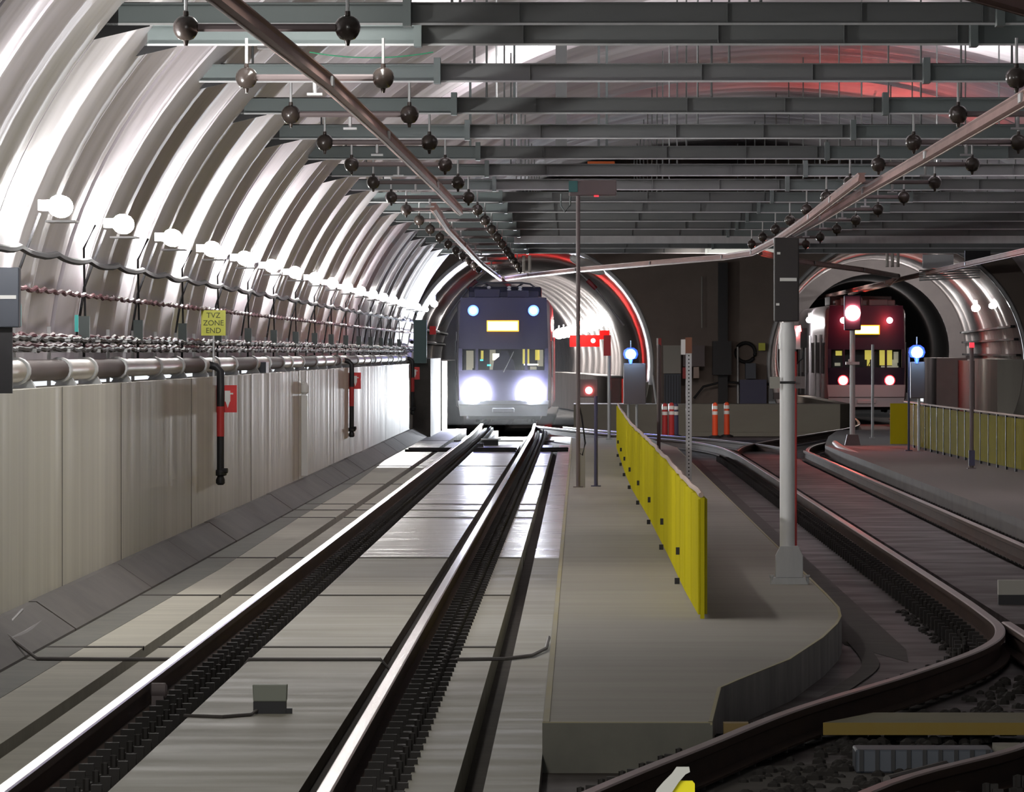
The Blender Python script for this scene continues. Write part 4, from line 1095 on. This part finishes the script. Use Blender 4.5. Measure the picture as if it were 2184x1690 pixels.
# ------------------------------------------------------------ trains
def rrect(w_, z0, z1, r, n=4, tumble=.04):
    pts = []
    hw = w_/2
    for (cx, cz, a0) in ((hw-r, z0+r*.6, -PI/2), (hw-r-tumble, z1-r, 0), (-hw+r+tumble, z1-r, PI/2), (-hw+r, z0+r*.6, PI)):
        for k in range(n+1):
            a = a0+PI/2*k/n
            rz = r*.6 if cz < 1 else r
            pts.append((cx+r*math.cos(a), cz+rz*math.sin(a)))
    return pts
def train(X, Y, label, front, yaw=0, pant=False, ncar=1, L_=27.0):
    t = thing('light_rail_train', (X, Y, 0), label, 'train')
    t.rotation_euler = (0, 0, yaw)
    ZT = 3.45
    # body shell lofted
    st = [(.10,2.30,.42,3.30),(.35,2.48,.36,3.40),(.9,2.62,.34,3.45),(2.0,2.65,.34,3.45),(L_,2.65,.34,3.45)]
    b = MB(); vs = []; m = 20
    for (y, w_, z0, z1) in st:
        vs += [(x, y, z) for x, z in rrect(w_, z0, z1, .28)]
    fs = [(i*m+k, i*m+(k+1)%m, (i+1)*m+(k+1)%m, (i+1)*m+k) for i in range(len(st)-1) for k in range(m)]
    fs += [tuple((len(st)-1)*m+k for k in range(m))]
    b.add(vs, fs); b.build('body', M['train_side'], t, smooth=True)
    # dark front mask, curved in plan
    def face(zlo, zhi, w0, w1, yo, thick, name, mm, n=14, bulge=.16):
        bb = MB(); vs = []
        rows = 6
        for j in range(rows+1):
            z = zlo+(zhi-zlo)*j/rows
            wj = w0+(w1-w0)*j/rows
            for k in range(n+1):
                u = -1+2*k/n
                yy_ = yo - bulge*(1-abs(u)**2.6) + .10*max(0, (z-1.3))/2.0
                vs.append((u*wj/2, yy_, z))
        nn = (rows+1)*(n+1)
        vs += [(v[0], v[1]+thick, v[2]) for v in vs]
        fs = []
        for j in range(rows):
            for k in range(n):
                a = j*(n+1)+k; fs += [(a, a+1, a+n+2, a+n+1), (nn+a, nn+a+n+1, nn+a+n+2, nn+a+1)]
        for j in range(rows):
            a = j*(n+1); fs += [(a, a+n+1, nn+a+n+1, nn+a)]; a += n; fs += [(a, nn+a, nn+a+n+1, a+n+1)]
        for k in range(n):
            fs += [(k, nn+k, nn+k+1, k+1)]; a = rows*(n+1)+k; fs += [(a, a+1, nn+a+1, nn+a)]
        bb.add(vs, fs)
        return bb.build(name, mm, t, smooth=True)
    face(2.02, 3.42, 2.44, 2.34, .02, .25, 'upper_mask', M['mask'])
    zb_ = .62 if front == 'white' else .90
    face(zb_, 1.45, 2.40, 2.44, .02, .25, 'lower_mask', M['mask'])
    # bumper skirt in white
    face(.20, zb_, 2.36, 2.48, -.04, .5, 'bumper', M['train_white'] if front == 'red' else M['bumper_grey'], bulge=.20)
    face(.50, .515, 2.40, 2.42, -.065, .1, 'bumper_seam', M['dark'], bulge=.20)
    # window band: pillars and saloon behind
    for x in (-1.17, 1.17): MB().box(x-.05, x+.05, -.06, .25, 1.43, 2.04).build('pillar', M['mask'], t)
    for x in (-.72, .62): MB().box(x-.035, x+.035, -.13, -.05, 1.43, 2.04).build('windscreen_pillar', M['mask'], t)
    b = MB(); b.box(-1.1, 1.1, .75, .8, 1.40, 2.05); blk = b.build('cab_bulkhead', M['dark'], t)
    if front == 'white':
        q = [(-1.02,-.82,1.50,1.98,'cab_lit'), (-.62,-.55,1.75,1.98,'cab_yellow'), (-.38,-.22,1.46,2.0,'cab_lit'), (-.30,-.12,1.72,1.90,'cab_white'), (.52,.70,1.62,2.02,'cab_yellow'), (.92,1.08,1.55,2.0,'cab_lit'), (.72,.90,1.46,1.55,'cab_lit'), (.86,.98,1.72,2.0,'cab_yellow'), (-1.02,-.85,1.45,1.53,'cab_lit'), (-.45,-.35,1.56,1.60,'cab_cyan'), (-.15,-.08,1.54,1.58,'cab_cyan'), (-.64,-.56,1.70,1.74,'cab_cyan'),(.55,.95,1.58,1.62,'cab_white')]
        MB().prism_y([(-.3,1.42),(.32,1.42),(.28,1.7),(.16,1.82),(.12,1.97),(-.08,1.97),(-.12,1.82),(-.26,1.7)], .30, .5).build('driver_seat', M['mask'], t)
    else:
        q = [(-.95,-.75,1.83,1.98,'cab_yellow'), (-.02,.22,1.7,2.0,'cab_yellow'), (.05,.14,1.5,1.7,'cab_yellow'), (.45,.85,1.52,2.0,'cab_yellow'), (.50,1.05,1.45,1.50,'cab_lit'), (.9,1.05,1.6,1.95,'cab_lit'), (-.98,-.8,1.5,1.6,'cab_lit'), (.85,1.02,1.5,1.7,'cab_lit')]
    for (a, c_, z0, z1, mm) in q:
        MB().box(a, c_, .68, .74, z0, z1).build('saloon_panel', M[mm], blk)
    # destination display
    dfr = MB().box(-.45, .42, -.155, -.10, 2.50, 2.80).build('display_frame', M['amber_edge'], t)
    MB().box(-.42, .39, -.165, -.15, 2.53, 2.77).build('destination_display', M['amber'], dfr)
    # lamps
    for sx in (-1, 1):
        if front == 'white':
            h = MB(); h.lathe((sx*.72, -.10, .83), [(.30,0),(.30,-.06),(.26,-.10),(.001,-.14)], 24, 'y'); h.build('headlight', M['head_on'], t, smooth=True)
            h = MB(); h.lathe((sx*.82, -.10, 3.07), [(.085,0),(.08,-.05),(.001,-.07)], 18, 'y'); ml_ = h.build('marker_lamp', M['blue_core'], t, smooth=True)
            h = MB(); h.lathe((sx*.82, -.09, 3.07), [(.15,0),(.15,-.03),(.086,-.035)], 18, 'y'); h.build('lamp_ring', M['blue_on'], ml_, smooth=True)
            l = bpy.data.lights.new('headlight_beam', 'SPOT'); l.energy = 9500; l.color = (.90,.95,1); l.spot_size = math.radians(40); l.spot_blend = .8; l.shadow_soft_size = .22
            o = bpy.data.objects.new('headlight_beam', l); C.objects.link(o); o.parent = t; o.location = (sx*.72, -.35, .83); o.rotation_euler = (PI/2-.10, 0, PI)
            l = bpy.data.lights.new('marker_glow', 'SPOT'); l.energy = 350; l.color = (.12,.16,1); l.shadow_soft_size = .1; l.spot_size = math.radians(110); l.spot_blend = .5
            o = bpy.data.objects.new('marker_glow', l); C.objects.link(o); o.parent = t; o.location = (sx*.82, -.25, 3.07); o.rotation_euler = (PI/2, 0, PI)
        else:
            h = MB(); h.lathe((sx*.74, -.10, 1.04), [(.14,0),(.14,-.05),(.001,-.08)], 20, 'y'); tl_ = h.build('tail_lamp', M['red_tail'], t, smooth=True)
            h = MB(); h.lathe((sx*.74, -.09, 1.04), [(.17,0),(.17,-.03),(.14,-.035)], 20, 'y'); h.build('lamp_ring', M['red_dim'], tl_, smooth=True)
            h = MB(); h.lathe((sx*.74, -.06, 2.95), [(.10,0),(.10,-.05),(.001,-.08)], 20, 'y'); h.build('marker_lamp', M['red_tail'], t, smooth=True)
            l = bpy.data.lights.new('tail_glow', 'POINT'); l.energy = 60; l.color = (1,.05,.05); l.shadow_soft_size = .1
            o = bpy.data.objects.new('tail_glow', l); C.objects.link(o); o.parent = t; o.location = (sx*.74, -.5, 2.95)
    # wiper, coupler hatch, undercarriage
    MB().tube([(.0,-.19,1.40),(.28,-.16,1.95)], .012, 6).build('wiper', M['dark'], t)
    MB().box(-.3,.3,-.30,-.2,.30,.42).build('coupler_cover', M['train_white'] if front == 'red' else M['bumper_grey'], t, bevel=.02)
    MB().box(-1.0,1.0,.6,L_-1,.10,.36).build('undercarriage', M['dark'], t)
    for y_ in (2.6, 4.5, 13.0, 14.8, L_-4.5, L_-2.6):
        for sx in (-1, 1):
            h = MB(); h.lathe((sx*.715-.06, y_, .33), [(.32,0),(.33,.02),(.33,.1),(.30,.12)], 18, 'x'); h.build('wheel', M['dark'], t)
    # side doors and windows
    for sx in (-1, 1):
        for y_ in (3.2, 8.2, 13.4, 18.6, 23.5):
            MB().box(min(sx*1.315,sx*1.335), max(sx*1.315,sx*1.335), y_, y_+1.4, .5, 2.5).build('door', M['train_white'], t)
        for y_ in (1.2, 5.2, 10.2, 15.4, 20.5):
            MB().box(min(sx*1.315,sx*1.332), max(sx*1.315,sx*1.332), y_, y_+2.2, 1.25, 2.25).build('side_window', M['glass'], t)
    # roof gear
    b = MB(); b.box(-.95,.95,.7,3.0,3.42,3.60); b.box(-.8,-.1,.45,1.2,3.42,3.66); b.box(.1,.7,.45,1.2,3.42,3.62); b.box(-1.0,1.0,4.5,9,3.42,3.75); b.build('roof_equipment', M['mask'] if pant else M['box_brown'], t, bevel=.03)
    if pant:
        b = MB()
        b.tube([(-.55,1.2,3.6),(-.35,2.6,3.72),(-.5,.9,3.80)], .03, 6); b.tube([(.55,1.2,3.6),(.35,2.6,3.72),(.5,.9,3.80)], .03, 6)
        b.tube([(-.85,.8,3.70),(-.72,.8,3.80),(-.5,.8,3.83),(.5,.8,3.83),(.72,.8,3.80),(.85,.8,3.70)], .025, 6)
        b.tube([(-.85,1.1,3.70),(-.72,1.1,3.80),(-.5,1.1,3.83),(.5,1.1,3.83),(.72,1.1,3.80),(.85,1.1,3.70)], .025, 6)
        for x in (-.6,-.2,.2,.6): b.tube([(x,.8,3.83),(x,1.1,3.83)], .015, 5)
        b.build('pantograph', M['dark'], t, smooth=True)
        for x in (-.4,.15,.45): MB().lathe((x,.6,3.62),[(.05,0),(.06,.03),(.03,.05),(.06,.08),(.03,.12)],10).build('roof_insulator', M['foot'], t, smooth=True)
    else:
        for k in range(6): MB().lathe((-.6+.12*k,1.5+k*1.2,3.55),[(.05,0),(.06,.03),(.03,.05),(.06,.1),(.03,.16)],10).build('roof_insulator', M['foot'], t, smooth=True)
    return t
train(-2.07, 229.5, 'dark-fronted train with blazing white headlights and blue roof lamps in the left bore', 'white', 0, True)
train(9.12, 268.5, 'stopped train with red tail lamps and white bumper in the right bore', 'red', .006)

# ------------------------------------------------------------ thin haze added for the bloom of the left train headlights
def haze(x0, x1, y0, y1, z0, z1, dens, g):
    m = bpy.data.materials.new('bloom_haze'); m.use_nodes = True; nt = m.node_tree
    nt.nodes.remove(nt.nodes['Principled BSDF'])
    v = nt.nodes.new('ShaderNodeVolumeScatter'); v.inputs['Density'].default_value = dens; v.inputs['Anisotropy'].default_value = g
    nt.links.new(v.outputs[0], nt.nodes['Material Output'].inputs['Volume'])
    o = MB().box(x0, x1, y0, y1, z0, z1).build('haze', m); o['kind'] = 'stuff'
    tag(o, 'thin haze added for the bloom around the train headlights', 'haze'); return o
haze(-3.55, .4, 221.0, 229.2, .02, 3.85, .00035, .75)
S.cycles.volume_bounces = 0
S.cycles.volume_max_steps = 64
